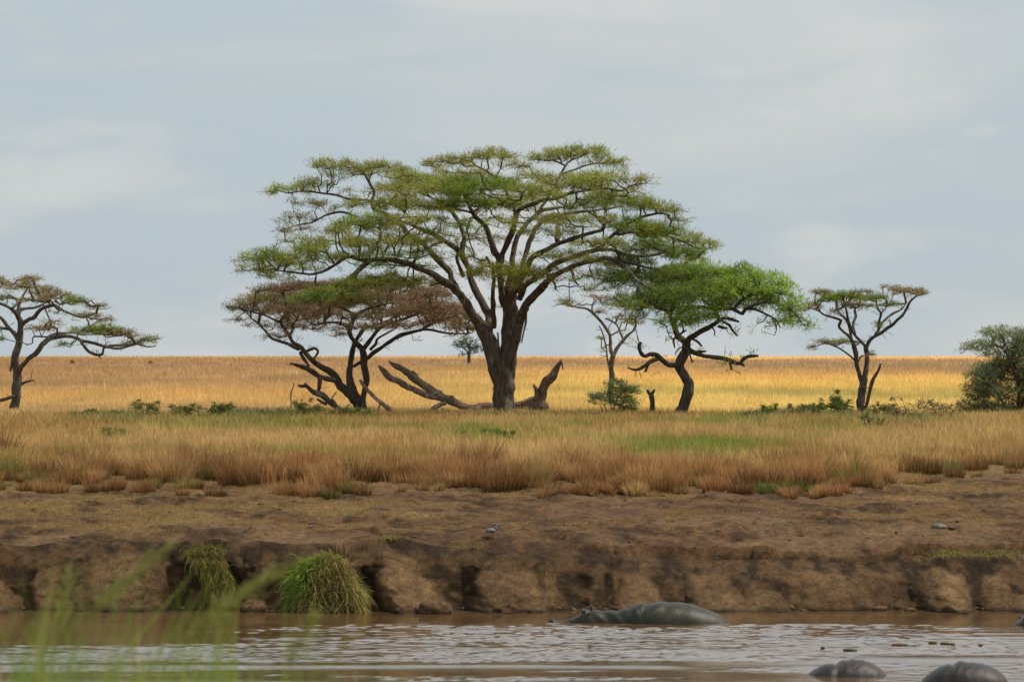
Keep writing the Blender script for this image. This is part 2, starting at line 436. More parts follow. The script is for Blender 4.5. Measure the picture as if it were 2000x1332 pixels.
# reddish brown tussocks along the top of the bank
def tussocks():
    P = []; hs = []; cs = []; tips = []
    r = np.random.RandomState(3)
    Xc, Yc = [], []
    N0 = 640
    X, Y = fan_points(N0*6, 75.5, 95, rs=r)
    gf = grass_front(X, Y)
    d = Y-gf
    k = (d > -3.6) & (d < 14) & (r.uniform(0, 1, len(X)) < np.where(d < 0, .16+.3*sst(0, .3, fbm(X*.5, Y*.6, seed=122)), np.exp(-np.maximum(d-3, 0)/5)*.30)) & (fbm(X*.4, Y*.3, seed=121)+.3 > r.uniform(-.4, .6, len(X)))
    X, Y, d = X[k], Y[k], d[k]
    for x, y, dd in zip(X, Y, d):
        s_ = r.uniform(.35, 1)**1.5; n = int(110+240*s_); R = (.14+.42*s_)*(1 if dd > 0 else .6)
        hgt = (.46+.74*s_)*r.uniform(.8, 1.2)*(1 if dd > .5 else .5)
        px_ = 1000+x*F/y
        if px_ > 1740: hgt *= .75
        a = r.uniform(0, 2*np.pi, n); q = R*np.sqrt(r.uniform(0, 1, n))
        xx = x+np.cos(a)*q; yy = y+np.sin(a)*q
        P.append(np.stack([xx, yy, zg(xx, yy)-.02], -1)); hs.append(hgt*r.uniform(.45, 1.1, n)*(1-.35*q/R))
        tips.append(np.stack([np.cos(a), np.sin(a), 0*a], -1)*(q/R*.55)[:, None])
        b = [C(.37,.205,.105), C(.42,.255,.125), C(.29,.165,.08), C(.47,.32,.16), C(.25,.21,.08)][r.choice(5, p=[.30, .30, .20, .13, .07])]
        cs.append(b*C(1.02, .97, .88)*r.uniform(.6, 1.25)*r.uniform(.5, 1.4, (n, 1)))
    P = np.concatenate(P); hs = np.concatenate(hs); cs = np.concatenate(cs); tips = np.concatenate(tips)
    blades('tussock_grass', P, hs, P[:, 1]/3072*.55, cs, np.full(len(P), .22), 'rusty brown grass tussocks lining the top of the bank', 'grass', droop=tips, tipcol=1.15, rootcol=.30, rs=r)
tussocks()

# short cropped turf on the trampled slope
X, Y = fan_points(210000, 64.8, 92, power=1.5)
p = 1000+X*F/Y
mk = fbm(X*.5, Y*.8, seed=96, octv=4) + np.interp(p, [0, 500, 900, 1500, 1800], [.28, .15, -.12, -.18, -.02]) + np.interp(Y, [65, 68, 72, 78, 84], [-.5, .0, .12, .1, .3]) + .35*fbm(X*3, Y*2, seed=131)
k = RS.uniform(-.1, .5, len(X)) < mk + .45*fbm(X*5, Y*2, seed=134, octv=2) - .12
X, Y = X[k], Y[k]
g = sst(-.1, .5, fbm(X*.6, Y*.6, seed=132))
c = mixc(C(.40,.265,.10), C(.24,.21,.06), g*.7)*RS.uniform(.55, 1.25, (len(X), 1))
c = mixc(c, C(.38,.20,.08), .6*sst(.1, .5, fbm(X*.4, Y*.4, seed=133)))
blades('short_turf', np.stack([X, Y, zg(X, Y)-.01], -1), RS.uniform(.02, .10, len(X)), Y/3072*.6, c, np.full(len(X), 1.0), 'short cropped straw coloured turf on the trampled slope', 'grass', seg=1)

# leafy weeds in a loose strip below the trees
X, Y = fan_points(90000, 119, 136)
p = 1000+X*F/Y
mk = fbm(X*.35, Y*.12, seed=161, octv=3) + .3*fbm(X*2, Y, seed=162, octv=2) + np.interp(p, [-300, 100, 200, 740, 800, 950, 1100, 1400, 1480, 1870, 1950, 2400], [-.25, -.2, .12, .15, -.15, -.35, -.35, -.2, .18, .15, -.4, -.2]) + np.interp(Y, [119, 124, 130, 134, 136], [-.35, -.05, .1, .0, -.3])
k = RS.uniform(0, 1.3, len(X)) < mk + .35*fbm(X*1.1, Y*.6, seed=163, octv=3)
X, Y = X[k], Y[k]
c = mixc(C(.20,.22,.07), C(.42,.34,.15), RS.uniform(0, 1, len(X)))*RS.uniform(.45, 1.25, (len(X), 1))
blades('low_weeds', np.stack([X, Y, zg(X, Y)-.02], -1), RS.uniform(.2, .62, len(X)), Y/3072*1.1, c, np.full(len(X), .8), 'loose strip of dull green weeds below the trees', 'weeds', seg=2, tipcol=1.1, rootcol=.55)

# golden plain to the rise
X, Y = fan_points(230000, 141, 520, power=2.2, spread=1.2)
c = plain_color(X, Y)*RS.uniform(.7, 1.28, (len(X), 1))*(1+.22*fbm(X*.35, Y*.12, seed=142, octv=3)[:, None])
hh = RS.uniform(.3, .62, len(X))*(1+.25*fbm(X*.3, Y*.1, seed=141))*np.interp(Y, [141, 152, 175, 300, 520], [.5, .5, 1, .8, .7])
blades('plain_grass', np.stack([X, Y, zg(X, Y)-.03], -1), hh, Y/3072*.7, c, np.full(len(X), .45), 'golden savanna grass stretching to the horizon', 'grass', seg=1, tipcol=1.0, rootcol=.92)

# ------------------------------------------------------------------ TREES
def catmull(P, R, step):
    P = np.asarray(P, float); R = np.asarray(R, float)
    n = len(P)
    Q = np.vstack([2*P[0]-P[1], P, 2*P[-1]-P[-2]]); S = np.concatenate([[R[0]], R, [R[-1]]])
    out = []; ro = []
    for i in range(n-1):
        p0, p1, p2, p3 = Q[i:i+4]
        L = np.linalg.norm(p2-p1); k = max(2, int(math.ceil(L/step)))
        for j in range(k):
            t = j/k
            out.append(.5*((2*p1)+(-p0+p2)*t+(2*p0-5*p1+4*p2-p3)*t*t+(-p0+3*p1-3*p2+p3)*t**3))
            ro.append(S[i+1]*(1-t)+S[i+2]*t)
    out.append(P[-1]); ro.append(R[-1])
    return np.array(out), np.array(ro)

def tube(P, R, sides=10, rough=.1, seed=0, flare=0):
    n = len(P)
    T = np.gradient(P, axis=0); T /= np.linalg.norm(T, axis=1)[:, None]+1e-9
    up = np.array([0, 1, 0.0]) if abs(T[0][1]) < .9 else np.array([1, 0, 0.0])
    U = np.zeros_like(P); u = np.cross(T[0], up); u /= np.linalg.norm(u); U[0] = u
    for i in range(1, n):
        u = U[i-1] - T[i]*np.dot(U[i-1], T[i]); U[i] = u/(np.linalg.norm(u)+1e-9)
    W = np.cross(T, U)
    s = np.concatenate([[0], np.cumsum(np.linalg.norm(np.diff(P, axis=0), axis=1))])
    a = np.linspace(0, 2*np.pi, sides, endpoint=False)
    A, S_ = np.meshgrid(a, s)
    k = 1 + rough*1.6*np.maximum(0, fbm(np.cos(A)*2+seed*3, np.sin(A)*2, S_*2.2, seed=int(seed)+21, octv=2)-.15)*2 + rough*1.3*fbm(np.cos(A)*1.3+seed, np.sin(A)*1.3, S_*.9, seed=int(seed)+3, octv=3) + rough*.8*fbm(np.cos(A)*3.6+seed, np.sin(A)*3.6, S_*.8, seed=int(seed)+9, octv=2)
    if flare:
        k = k*(1+flare*np.exp(-S_/.5)*(1+.5*np.cos(A*5+seed)))
    V = P[:, None, :] + (np.cos(A)[..., None]*U[:, None, :] + np.sin(A)[..., None]*W[:, None, :])*(R[:, None]*k)[..., None]
    V = V.reshape(-1, 3)
    i = np.arange(n-1)[:, None]*sides; j = np.arange(sides)[None, :]; j2 = (j+1) % sides
    q = np.stack([i+j, i+j2, i+sides+j2, i+sides+j], -1).reshape(-1, 4)
    V = np.vstack([V, P[0]-T[0]*R[0]*.3, P[-1]+T[-1]*R[-1]*.7])
    c0, c1 = len(V)-2, len(V)-1
    t0 = np.stack([np.full(sides, c0), j2[0], j[0]], -1)
    t1 = np.stack([np.full(sides, c1), (n-1)*sides+j[0], (n-1)*sides+j2[0]], -1)
    return V, q, np.vstack([t0, t1])

def limb_curve(pts, Y, d0, d1, step=.15):
    """pts: (px, py, r px)"""
    n = len(pts)
    L = np.array([p[:2] for p in pts], float)
    s = np.concatenate([[0], np.cumsum(np.linalg.norm(np.diff(L, axis=0), axis=1))]); s /= s[-1]
    P = [pos(p[0], p[1], Y, d0+(d1-d0)*k) for p, k in zip(pts, s)]
    R = [p[2]*.86*Y/F for p in pts]
    P, R = catmull(P, R, step)
    s = np.concatenate([[0], np.cumsum(np.linalg.norm(np.diff(P, axis=0), axis=1))])
    sd_ = pts[0][0]*1.37
    env = np.minimum(1, np.minimum(s, s[-1]-s*.5)/.6)*np.where(R > .25, .4, 1)
    amp = np.clip(R*.55, .015, .09)*env
    P = P + amp[:, None]*np.stack([fbm(s*1.1+sd_, s*0, seed=201, octv=3), fbm(s*1.1+sd_, s*0, seed=202, octv=3), fbm(s*1.1+sd_, s*0, seed=203, octv=3)], -1)*1.6
    R = R*(1+np.where(R > .17, .07, .22)*fbm(s*1.6+sd_, s*0, seed=204, octv=3))
    return P, R

def emit_tubes(name, curves, mat, parent, origin, sides=10, rough=.1, flare=0):
    Vs, Q, Tt = [], [], []; o = 0
    for k, (P, R) in enumerate(curves):
        V, q, t = tube(P, R, sides, rough, seed=k*7.3+len(name), flare=flare if k == 0 else 0)
        Vs.append(V); Q.append(q+o); Tt.append(t+o); o += len(V)
    return mesh_obj(name, np.vstack(Vs), [np.vstack(Q), np.vstack(Tt)], mat, parent=parent, smooth=True, origin=origin)

def prism_edges(A, B, ra, rb, sides=3):
    """many thin tapered twigs at once"""
    n = len(A)
    D = B-A; D /= np.linalg.norm(D, axis=1)[:, None]+1e-9
    ref = np.where(np.abs(D[:, 2:3]) < .8, np.array([[0, 0, 1.]]), np.array([[1., 0, 0]]))
    U = np.cross(D, ref); U /= np.linalg.norm(U, axis=1)[:, None]+1e-9
    W = np.cross(D, U)
    V = []
    for (P, r) in ((A, ra), (B, rb)):
        for k in range(sides):
            a = 2*np.pi*k/sides
            V.append(P + (np.cos(a)*U+np.sin(a)*W)*r[:, None])
    V = np.stack(V, 1).reshape(-1, 3)
    b = np.arange(n)[:, None]*sides*2
    q = [b+np.array([[k, (k+1) % sides, sides+(k+1) % sides, sides+k]]) for k in range(sides)]
    return V, np.concatenate(q)

def grow(root_pts, root_r, att, bf=.35, rtwig=.009, expo=.43, rs=RS, jit=.10, rmax=None):
    """connect scattered tips to the limbs: a minimum-cost branching network; returns twig prisms and tip info"""
    n = len(att); m = len(root_pts)
    d2 = np.full(n, 1e9); par = np.zeros(n, int); pl = np.zeros(m+n)
    allp = np.vstack([root_pts, att])
    for s in range(0, n, 400):
        D = np.linalg.norm(att[s:s+400, None]-root_pts[None], axis=2)
        # twigs like to leave the limb outwards and upwards
        dz = att[s:s+400, None, 2]-root_pts[None, :, 2]
        D = D + np.maximum(0, -dz)*.6
        k = D.argmin(1); par[s:s+400] = k; d2[s:s+400] = D[np.arange(len(k)), k]
    cost = d2.copy(); done = np.zeros(n, bool); order = []
    for it in range(n):
        c = np.where(done, 1e9, cost); i = int(c.argmin())
        done[i] = True; order.append(i)
        p = par[i]; pl[m+i] = pl[p] + np.linalg.norm(allp[p]-att[i])
        v = att-att[i]
        dd = np.sqrt((v*v).sum(1)) + np.maximum(0, -v[:, 2])*.5
        nc = dd + bf*pl[m+i]
        b = (nc < cost) & ~done
        cost[b] = nc[b]; par[b] = m+i
    cnt = np.ones(n)
    for i in reversed(order):
        p = par[i]
        if p >= m: cnt[p-m] += cnt[i]
    r = rtwig*cnt**expo
    if rmax: r = np.minimum(r, rmax)
    A, B, ra, rb = [], [], [], []
    for i in range(n):
        p = par[i]
        a = allp[p]; b = att[i]
        rp = r[i]*1.05 if p < m else min(r[p-m], r[i]*1.5)
        L = np.linalg.norm(b-a); k = max(1, int(L/.30))
        if k > 1:
            t = np.linspace(0, 1, k+1)
            line = a+(b-a)*t[:, None]
            sag = np.sin(np.pi*t)
            off = rs.normal(0, 1, 3)*L*.07
            line = line + off*sag[:, None] + rs.normal(0, jit*.30, (k+1, 3))*np.minimum(1, sag*3)[:, None]
            line[:, 2] -= sag*L*.04
            line[0] = a; line[-1] = b
        else:
            line = np.array([a, b])
        rr = np.linspace(rp, r[i], len(line))
        A.append(line[:-1]); B.append(line[1:]); ra.append(rr[:-1]); rb.append(rr[1:])
    A = np.vstack(A); B = np.vstack(B); ra = np.concatenate(ra); rb = np.concatenate(rb)
    dirs = att - allp[par]; dirs /= np.linalg.norm(dirs, axis=1)[:, None]+1e-9
    return A, B, ra, rb, dirs

def leaves(cent, dirs, colr, n_per, spread, L, W, rs, up=.5):
    """small feathery leaf faces round every twig tip"""
    k = len(cent)
    idx = np.repeat(np.arange(k), n_per)
    n = len(idx)
    P = cent[idx] + rs.normal(0, 1, (n, 3))*np.array([spread, spread, spread*.45])
    jd = rs.normal(0, .35, (k, 3))
    D = dirs[idx]*.75 + jd[idx] + rs.normal(0, .42, (n, 3)) + np.array([0, 0, up])
    D /= np.linalg.norm(D, axis=1)[:, None]
    S = np.cross(D, rs.normal(0, 1, (n, 3))); S /= np.linalg.norm(S, axis=1)[:, None]+1e-9
    l = (L*rs.uniform(.55, 1.3, n))[:, None]; w = (W*rs.uniform(.7, 1.3, n))[:, None]
    V = np.stack([P, P+D*l*.5+S*w*.5, P+D*l, P+D*l*.5-S*w*.5], 1).reshape(-1, 3)
    q = np.arange(n)[:, None]*4+np.array([[0, 1, 2, 3]])
    tv = rs.uniform(.72, 1.22, (k, 1))
    cc = colr[idx]*tv[idx]*rs.uniform(.55, 1.4, (n, 1))
    return V, q, np.repeat(cc, 4, axis=0)

PAL = {'g': C(.255,.285,.065), 'G': C(.175,.235,.048), 'o': C(.27,.255,.085), 'y': C(.33,.33,.08), 'b': C(.29,.23,.125), 'r': C(.34,.23,.15), 'd': C(.115,.155,.045),
       'B': C(.30,.42,.085), 's': C(.33,.37,.19), 'q': C(.23,.26,.14), 'm': C(.21,.185,.08), 't': C(.07,.11,.07), 'D': C(.16,.19,.06)}

import time
def make_tree(name, Y, base, label, cat, trunk, limbs, pads, seed, group=None, bark=None, twig=None, sides=12,
              nper=10, dens=1.0, leafL=.15, leafW=.028, Rcrown=None, rtwig=.009, leafspread=.16, flare=.10, back=True, up=.5, depth_k=1.0, expo=.43, bf=.35):
    bark = bark or M_BARK; twig = twig or M_TWIG
    rs = np.random.RandomState(seed)
    b0 = pos(base[0], base[1], Y)
    b0[2] = float(zg(b0[0], b0[1]))
    root = empty(name, b0); tag(root, label, cat, group)
    tc = [limb_curve(t[0], Y, t[1], t[2]) for t in trunk]
    emit_tubes('trunk', tc, bark, root, b0, sides=sides+6, rough=.12, flare=flare)
    lc = []
    for l in limbs:
        c = limb_curve([(a_, b_, r_*(.84 if name == 'umbrella_acacia' else .92)) for a_, b_, r_ in l[0]], Y, l[1], l[2]); lc.append(c)
        emit_tubes('limb', [c], bark, root, b0, sides=sides, rough=.12)
    if not pads: return root
    src = [c[0][int(len(c[0])*.15):] for c in lc if len(c[0]) > 3]
    src += [c[0][int(len(c[0])*.75):] for c in tc]
    src = np.vstack(src)[::2]
    att, colr, pc = [], [], []
    cxm = np.mean([p[0] for p in pads]); Rpx = Rcrown or max(abs(p[0]-cxm)+p[2] for p in pads)
    allpads = []
    for p in pads:
        dx = (p[0]-base[0])/Rpx
        dmax = math.sqrt(max(.05, 1-dx*dx))*Rpx*Y/F*.75*depth_k
        if len(p) > 6: d = p[6]
        else: d = rs.uniform(-1, 1)*dmax
        allpads.append((p, d))
        if back and p[5] > .5 and len(p) <= 6:
            allpads.append(((p[0], p[1]+4, p[2], p[3], p[4], p[5]*.45), -d*.8+rs.uniform(-1, 1)))
    for (p, d) in allpads:
        px, py, rx, ry, ck, dn = p[:6]
        k = Y/F
        n = max(5, int(rx*ry*k*k*105*dn*dens))
        v = rs.normal(0, 1, (n, 3)); v /= np.linalg.norm(v, axis=1)[:, None]
        v *= rs.uniform(0, 1, (n, 1))**.40
        v[:, 2] = np.where(v[:, 2] < 0, v[:, 2]*.75, v[:, 2])
        c0 = pos(px, py, Y, d)
        # ragged outline: the pad is broken in clumps
        off = v*np.array([rx*k*1.1, rx*k*.85, ry*k*(.88 if name != 'crooked_acacia' else 1.05)])
        off[:, 2] += .10*ry*k*np.sin(off[:, 0]*3+px) - .35*ry*k*(v[:, 0]**2)
        off += .12*fbm(off[:, 0]*2+px, off[:, 1]*2, off[:, 2]*2, seed=seed)[:, None]*np.array([1, 1, .3])
        A = c0+off
        att.append(A)
        cc = PAL[ck[0]]
        if len(ck) > 1: cc = mixc(PAL[ck[0]], PAL[ck[1]], sst(-.25, .35, fbm(A[:, 0]*1.3, A[:, 1]*1.3, A[:, 2]*2.5, seed=seed+2)))
        colr.append(np.tile(cc, (n, 1)) if cc.ndim == 1 else cc)
        o = v*np.array([1, 1, .4]); pc.append(o/(np.linalg.norm(o, axis=1)[:, None]+.3))
    att = np.vstack(att); colr = np.vstack(colr); pc = np.vstack(pc)
    nleafy = len(att); ns = int(len(src)*.8)
    ss = src[rs.randint(0, len(src), ns)]; so = rs.normal(0, 1, (ns, 3)); so[:, 2] = so[:, 2]*.7+.25
    so *= rs.uniform(.25, .65, (ns, 1))/np.linalg.norm(so, axis=1)[:, None]*(1 if Y < 200 else 1.5)
    att = np.vstack([att, ss+so])
    A, B, ra, rb, dirs = grow(src, None, att, bf=bf, rtwig=rtwig, rs=rs, rmax=.11, expo=expo)
    TV, Tq = prism_edges(A, B, ra, rb, 4)
    tips_all = att; att = att[:nleafy]; dirs = dirs[:nleafy]
    V, q, cc = leaves(att, dirs*.5+pc*.8, colr, nper, leafspread, leafL, leafW, rs, up)
    # leaves also sit along the finest twigs
    k = np.where(rb < rtwig*2.2)[0]
    near = rs.choice(k, min(len(k), len(att)))
    mid = (A[near]+B[near])/2; dd = B[near]-A[near]; dd /= np.linalg.norm(dd, axis=1)[:, None]+1e-9
    from mathutils.kdtree import KDTree
    kd = KDTree(len(att))
    for i, a in enumerate(att): kd.insert(a, i)
    kd.balance()
    ci = np.array([kd.find(m_)[1] for m_ in mid])
    V2, q2, cc2 = leaves(mid, dd, colr[ci], max(2, nper//3), leafspread*.7, leafL, leafW, rs, up)
    o1 = len(TV)
    mesh_obj('crown', np.vstack([TV, V, V2]), [np.vstack([Tq, q+o1, q2+o1+len(V)])], M_LEAF, parent=root, colors=np.clip(np.vstack([np.full((o1, 3), .1), cc, cc2]), 0, .9), origin=b0, mat2=twig, n_first=len(Tq))
    return root

# --- the great umbrella acacia
main_trunk = [
 ([(984,818,27),(984,800,24.5),(984,770,21.5),(984,740,21),(983,722,21.5),(981,705,20),(980,690,14)], 0, 0),
 ([(978,760,10),(973,738,15),(967,712,17.5),(963,694,18),(957,672,17.5),(946,648,16),(938,630,15)], 0, -.5),
 ([(988,765,10),(990,740,15),(993,712,18),(994,695,18),(994,670,17.5),(996,640,17),(997,610,16.5),(996,585,16),(996,560,12),(998,540,8)], .1, .3),
 ([(996,720,9),(1002,680,10.5),(1009,650,10.5),(1017,620,10),(1024,600,9.5)], -.1, -.4)]
main_limbs = [
 ([(940,640,14),(926,612,12.5),(908,585,11),(887,564,10),(860,546,9),(830,531,8),(800,519,7),(764,506,6.5),(728,510,6),(704,525,6),(689,540,5.5),(662,558,5),(635,560,4),(618,555,3),(618,537,2)], -.5, -4),
 ([(728,510,5),(705,508,4.5),(680,502,4.5),(656,516,4),(635,528,4),(608,535,3),(572,531,2.5),(535,528,1.5)], -2.6, -3.5),
 ([(635,558,3.5),(640,572,3),(628,590,2.5),(610,585,2),(595,595,1.2)], -3.8, -4.5),
 ([(898,578,9),(885,550,8),(875,528,8.5),(854,504,8),(833,480,7.5),(800,456,7),(779,435,6.5),(768,430,4)], -.8, 1.5),
 ([(779,435,4.5),(760,438,4),(735,438,3.5),(700,432,2.5),(660,436,1.5)], 1.5, 2),
 ([(772,434,5),(755,420,4),(730,410,5),(727,395,4.5),(732,375,4.5),(725,362,4),(719,350,3.5),(710,338,2)], 1.5, 2.2),
 ([(790,415,3.5),(770,400,3),(720,392,2.5),(685,391,3.5),(655,382,3),(620,376,2.5),(590,374,2),(560,378,1.2)], 1.5, 3),
 ([(700,425,3),(670,415,3),(640,420,2.5),(610,435,2.5),(580,440,1.8),(545,452,1)], 2, 2.6),
 ([(955,650,10),(952,620,9.5),(942,595,9),(930,570,9),(920,545,8.5),(914,522,8.5),(903,500,8),(893,490,7.5),(866,471,6.5),(830,450,5.5),(800,438,4.5),(770,434,3)], -.4, 3.5),
 ([(902,500,7),(904,480,6.5),(908,462,6),(902,444,6),(890,426,5),(881,411,4.5),(866,396,3.5),(845,388,2.5),(815,375,2)], 1.2, 3),
 ([(906,465,4),(912,450,3.5),(918,430,3),(935,410,2.5),(950,395,2)], 1.4, 4),
 ([(868,470,4),(845,478,3.5),(830,490,3),(800,495,2)], 2, -1),
 ([(965,640,6),(964,600,6),(962,570,5.5),(966,545,5),(960,520,4),(950,500,3)], -.3, -2.5),
 ([(984,600,9),(980,560,8),(976,525,8.5),(974,508,8.5),(966,490,8),(961,474,7.5),(952,450,7),(944,436,6.5),(932,426,5),(918,405,4),(905,380,3)], .2, -1.5),
 ([(976,520,8),(990,480,7.5),(1001,454,7),(1008,426,6.5),(1016,412,6),(1028,406,5.5),(1059,394,5),(1093,386,4),(1120,372,2.5)], .1, -3),
 ([(1006,430,4),(1003,405,3.5),(990,380,3.5),(975,355,3.5),(950,335,3),(925,322,2)], -1.6, -1),
 ([(990,590,8),(998,555,7.5),(1004,530,7),(1000,505,6.5),(1008,470,6.5),(1025,440,6),(1045,420,5.5),(1055,412,5),(1075,408,4),(1110,403,3)], .4, 2.5),
 ([(1050,415,3.5),(1068,390,3.5),(1085,365,3),(1098,335,3),(1110,318,2.5),(1130,308,1.5)], 1.8, 2.8),
 ([(1098,340,2.5),(1125,330,2.5),(1150,322,2),(1180,318,1.2)], 2.6, 3.6),
 ([(1085,388,3),(1130,375,2.5),(1180,368,2.5),(1212,372,2.5),(1235,362,2),(1262,358,1)], -2.6, -4),
 ([(1003,585,10),(1008,555,8),(1018,525,7),(1028,490,6.5),(1036,465,6.5),(1050,440,6),(1066,426,5.5),(1093,421,5),(1110,430,4)], .3, 4),
 ([(1093,421,4.5),(1125,415,3.5),(1160,412,3),(1210,405,2)], 3.6, 5),
 ([(1088,470,6.5),(1089,450,6.5),(1092,432,6),(1098,424,4)], 0, 1.5),
 ([(1008,570,9),(1022,540,8),(1035,515,7.5),(1052,498,7),(1086,478,6.5),(1113,467,6),(1144,457,5.5),(1175,447,5),(1180,438,3.5),(1196,432,2)], .2, -2.5),
 ([(1014,585,9),(1030,560,8),(1058,535,7),(1090,515,6.5),(1125,500,6),(1150,492,6),(1168,487,6.5),(1185,474,6),(1205,454,5.5),(1229,437,4.5),(1256,423,4),(1287,416,3),(1310,422,1.5)], -.2, -4),
 ([(1168,487,5),(1200,490,4.5),(1240,500,4),(1280,498,3.5),(1305,485,3),(1340,478,2)], -2.8, -1),
 ([(1205,458,4),(1235,455,3.5),(1275,455,3),(1310,462,3),(1350,480,2.5),(1375,490,1.5)], -3, 1.5),
 ([(1016,628,11),(1024,598,10.5),(1036,583,10),(1054,564,9),(1083,542,8),(1108,526,7.5),(1140,514,7),(1178,503,6),(1205,510,5.5),(1225,527,5),(1238,540,4.5),(1258,556,4),(1285,568,3)], -.4, -5),
 ([(1178,503,4.5),(1215,508,4),(1255,520,3.5),(1300,530,3),(1340,540,2)], -3.5, -2.5),
 ([(1112,524,3.5),(1119,535,3.5),(1121,548,3),(1130,557,2)], -2, -2.3),
 ([(1078,545,3),(1084,556,2.5),(1085,566,2)], -1.2, -1.4),
 ([(1028,612,3),(1026,635,2.5),(1022,652,2.5),(1019,670,1.5)], -.5, -.9),
 ([(974,692,3),(973,670,2.5),(972,650,2)], -.3, -.3),
 ([(905,540,5),(896,520,5),(893,503,5),(900,490,3.5)], -.3, -1.2),
]
main_pads = [
 (850,372,60,14,'go',.9),(905,372,50,13,'G',.9),(1020,400,40,11,'g',.6),(720,372,45,9,'o',.4),(690,400,40,12,'og',.5),(735,425,50,14,'Go',.6),(800,430,50,12,'go',.6),(850,455,50,12,'g',.5),(905,440,40,12,'G',.5),(960,430,40,12,'g',.5),(1030,430,50,12,'go',.5),(1110,455,45,11,'og',.5),(700,500,60,11,'g',.7),(750,515,50,10,'G',.6),(850,500,45,10,'G',.4),(930,500,40,9,'g',.4),(1060,500,40,8,'go',.5),(1150,540,50,11,'yo',.5,-4),(1195,535,45,12,'G',.7,-4),(660,470,50,10,'g',.7),(580,470,40,8,'g',.6),(1240,372,30,8,'o',.6),(590,395,35,7,'o',.4,2.6),(1100,425,45,11,'og',.6),
 (652,322,44,14,'go',1.0,2.2),(700,335,40,13,'go',.9,2.5),(745,328,45,15,'go',1.0,1.5),(790,342,40,13,'og',.8),
 (880,318,50,14,'go',1.1,-1),(955,303,52,15,'go',1.1,-1.5),(1002,320,32,11,'o',.9,1),(905,336,60,9,'o',.6),
 (1080,305,42,15,'go',1.1,3),(1130,298,58,13,'go',1.2,3),(1185,316,38,11,'go',1.0,3.5),(1215,326,16,6,'o',.8,3.5),
 (1185,345,48,12,'go',.9,-3.5),(1245,355,34,9,'o',.9,-4),(1150,350,40,12,'g',.8),
 (568,371,42,11,'g',1.0,3),(615,358,38,13,'go',1.0,2.5),(650,345,25,8,'o',.6,2.5),
 (632,402,44,10,'ob',.6,2.5),(580,425,42,13,'ob',.45,2.6),(545,450,22,10,'ob',.5,2.6),(600,448,40,9,'ob',.35),
 (812,357,60,18,'g',1.2,1),(770,368,40,14,'og',.8),(870,352,40,14,'g',1.0),(935,357,66,18,'G',1.3,-3),(990,362,42,14,'Gg',1.0),
 (925,394,70,17,'Gg',1.2,-3.5),(870,402,45,14,'go',.9),(975,398,45,14,'go',.8),(760,395,55,18,'og',.6),(820,400,50,14,'og',.6),
 (700,440,52,15,'gG',1.1,-1),(748,436,35,12,'g',.8,-1),(660,450,30,11,'go',.8),(770,455,40,12,'o',.5),
 (700,480,46,12,'y',1.0,-2.5),(760,474,58,14,'yg',1.1,-2.5),(822,470,44,11,'yg',.8,-2),(790,492,50,9,'G',.6),
 (608,488,38,19,'g',1.1,-3),(515,500,46,16,'gG',1.1,-3.3),(500,525,34,14,'gy',1.0,-3.5),(560,512,44,17,'gy',1.1,-3.3),(640,505,38,12,'g',.8,-3),(535,540,42,10,'o',.5,-3.5),(600,525,40,9,'g',.5),
 (610,582,42,12,'G',1.1,-4.5),(655,572,55,15,'gG',1.1,-4.2),(715,552,58,18,'go',1.1,-3.5),(770,545,50,16,'Go',.9,-3),(820,548,40,12,'o',.6),(700,585,50,11,'o',.7,-3.5),(790,570,50,9,'og',.5),
 (955,528,44,14,'yg',1.0,-2.5),(1005,532,48,16,'yg',1.2,-3),(1050,540,42,13,'yo',.8,-3),(1000,556,35,9,'y',.6,-3),(925,540,25,10,'y',.5,-2.6),(940,512,30,8,'g',.5),
 (1095,352,45,14,'go',1.0,-2),(1130,362,55,15,'og',1.0,-2),(1180,375,38,12,'g',.8),(1045,345,40,12,'g',.8,-2),(1050,372,48,13,'og',.9),(1075,385,40,10,'g',.7),
 (1145,400,50,15,'g',1.1,-2.5),(1205,393,58,15,'g',1.2,-3),(1265,402,48,14,'g',1.2,-3.2),(1308,412,26,11,'g',1.0,-3),(1160,425,50,12,'og',.8),(1325,430,26,9,'go',.7,-3),
 (1240,440,48,15,'Gg',1.1),(1295,452,50,17,'Gg',1.2),(1345,468,42,13,'g',1.1,1),(1380,480,28,9,'g',.9,1.2),(1330,492,46,14,'Gd',1.1),(1265,482,50,16,'Gd',1.1),(1360,510,26,8,'g',.7),
 (1180,475,45,12,'og',.8),(1225,508,50,16,'Gd',1.0),(1160,508,44,11,'yo',.8,-3),(1100,497,44,11,'go',.6),(1130,475,40,10,'go',.5),(1090,528,38,9,'yo',.6,-3),
 (1260,538,56,18,'dG',1.2),(1320,535,52,20,'dG',1.2),(1210,550,40,15,'Gd',.9,-4),(1285,575,46,17,'dG',1.0,-4),(1235,580,40,15,'G',.9,-4),(1200,590,30,12,'g',.6,-4),(1170,560,35,12,'o',.5),(1350,560,30,12,'G',.8),
 (865,430,50,12,'og',.45),(1010,385,40,10,'go',.6),(940,465,55,14,'go',.4),(1060,450,45,13,'go',.35),(880,480,48,12,'G',.4),(820,520,50,8,'G',.4),(1130,440,40,10,'go',.4),(990,440,40,12,'g',.3),(1110,590,18,8,'yo',.5,-4.5),
]
make_tree('umbrella_acacia', 139, (984,808), 'tallest and widest flat-topped green acacia with a thick forked trunk', 'tree', main_trunk, main_limbs, main_pads, 5,
          nper=26, dens=1.2, leafL=.25, leafW=.021, Rcrown=470, sides=12, leafspread=.15, up=.3)

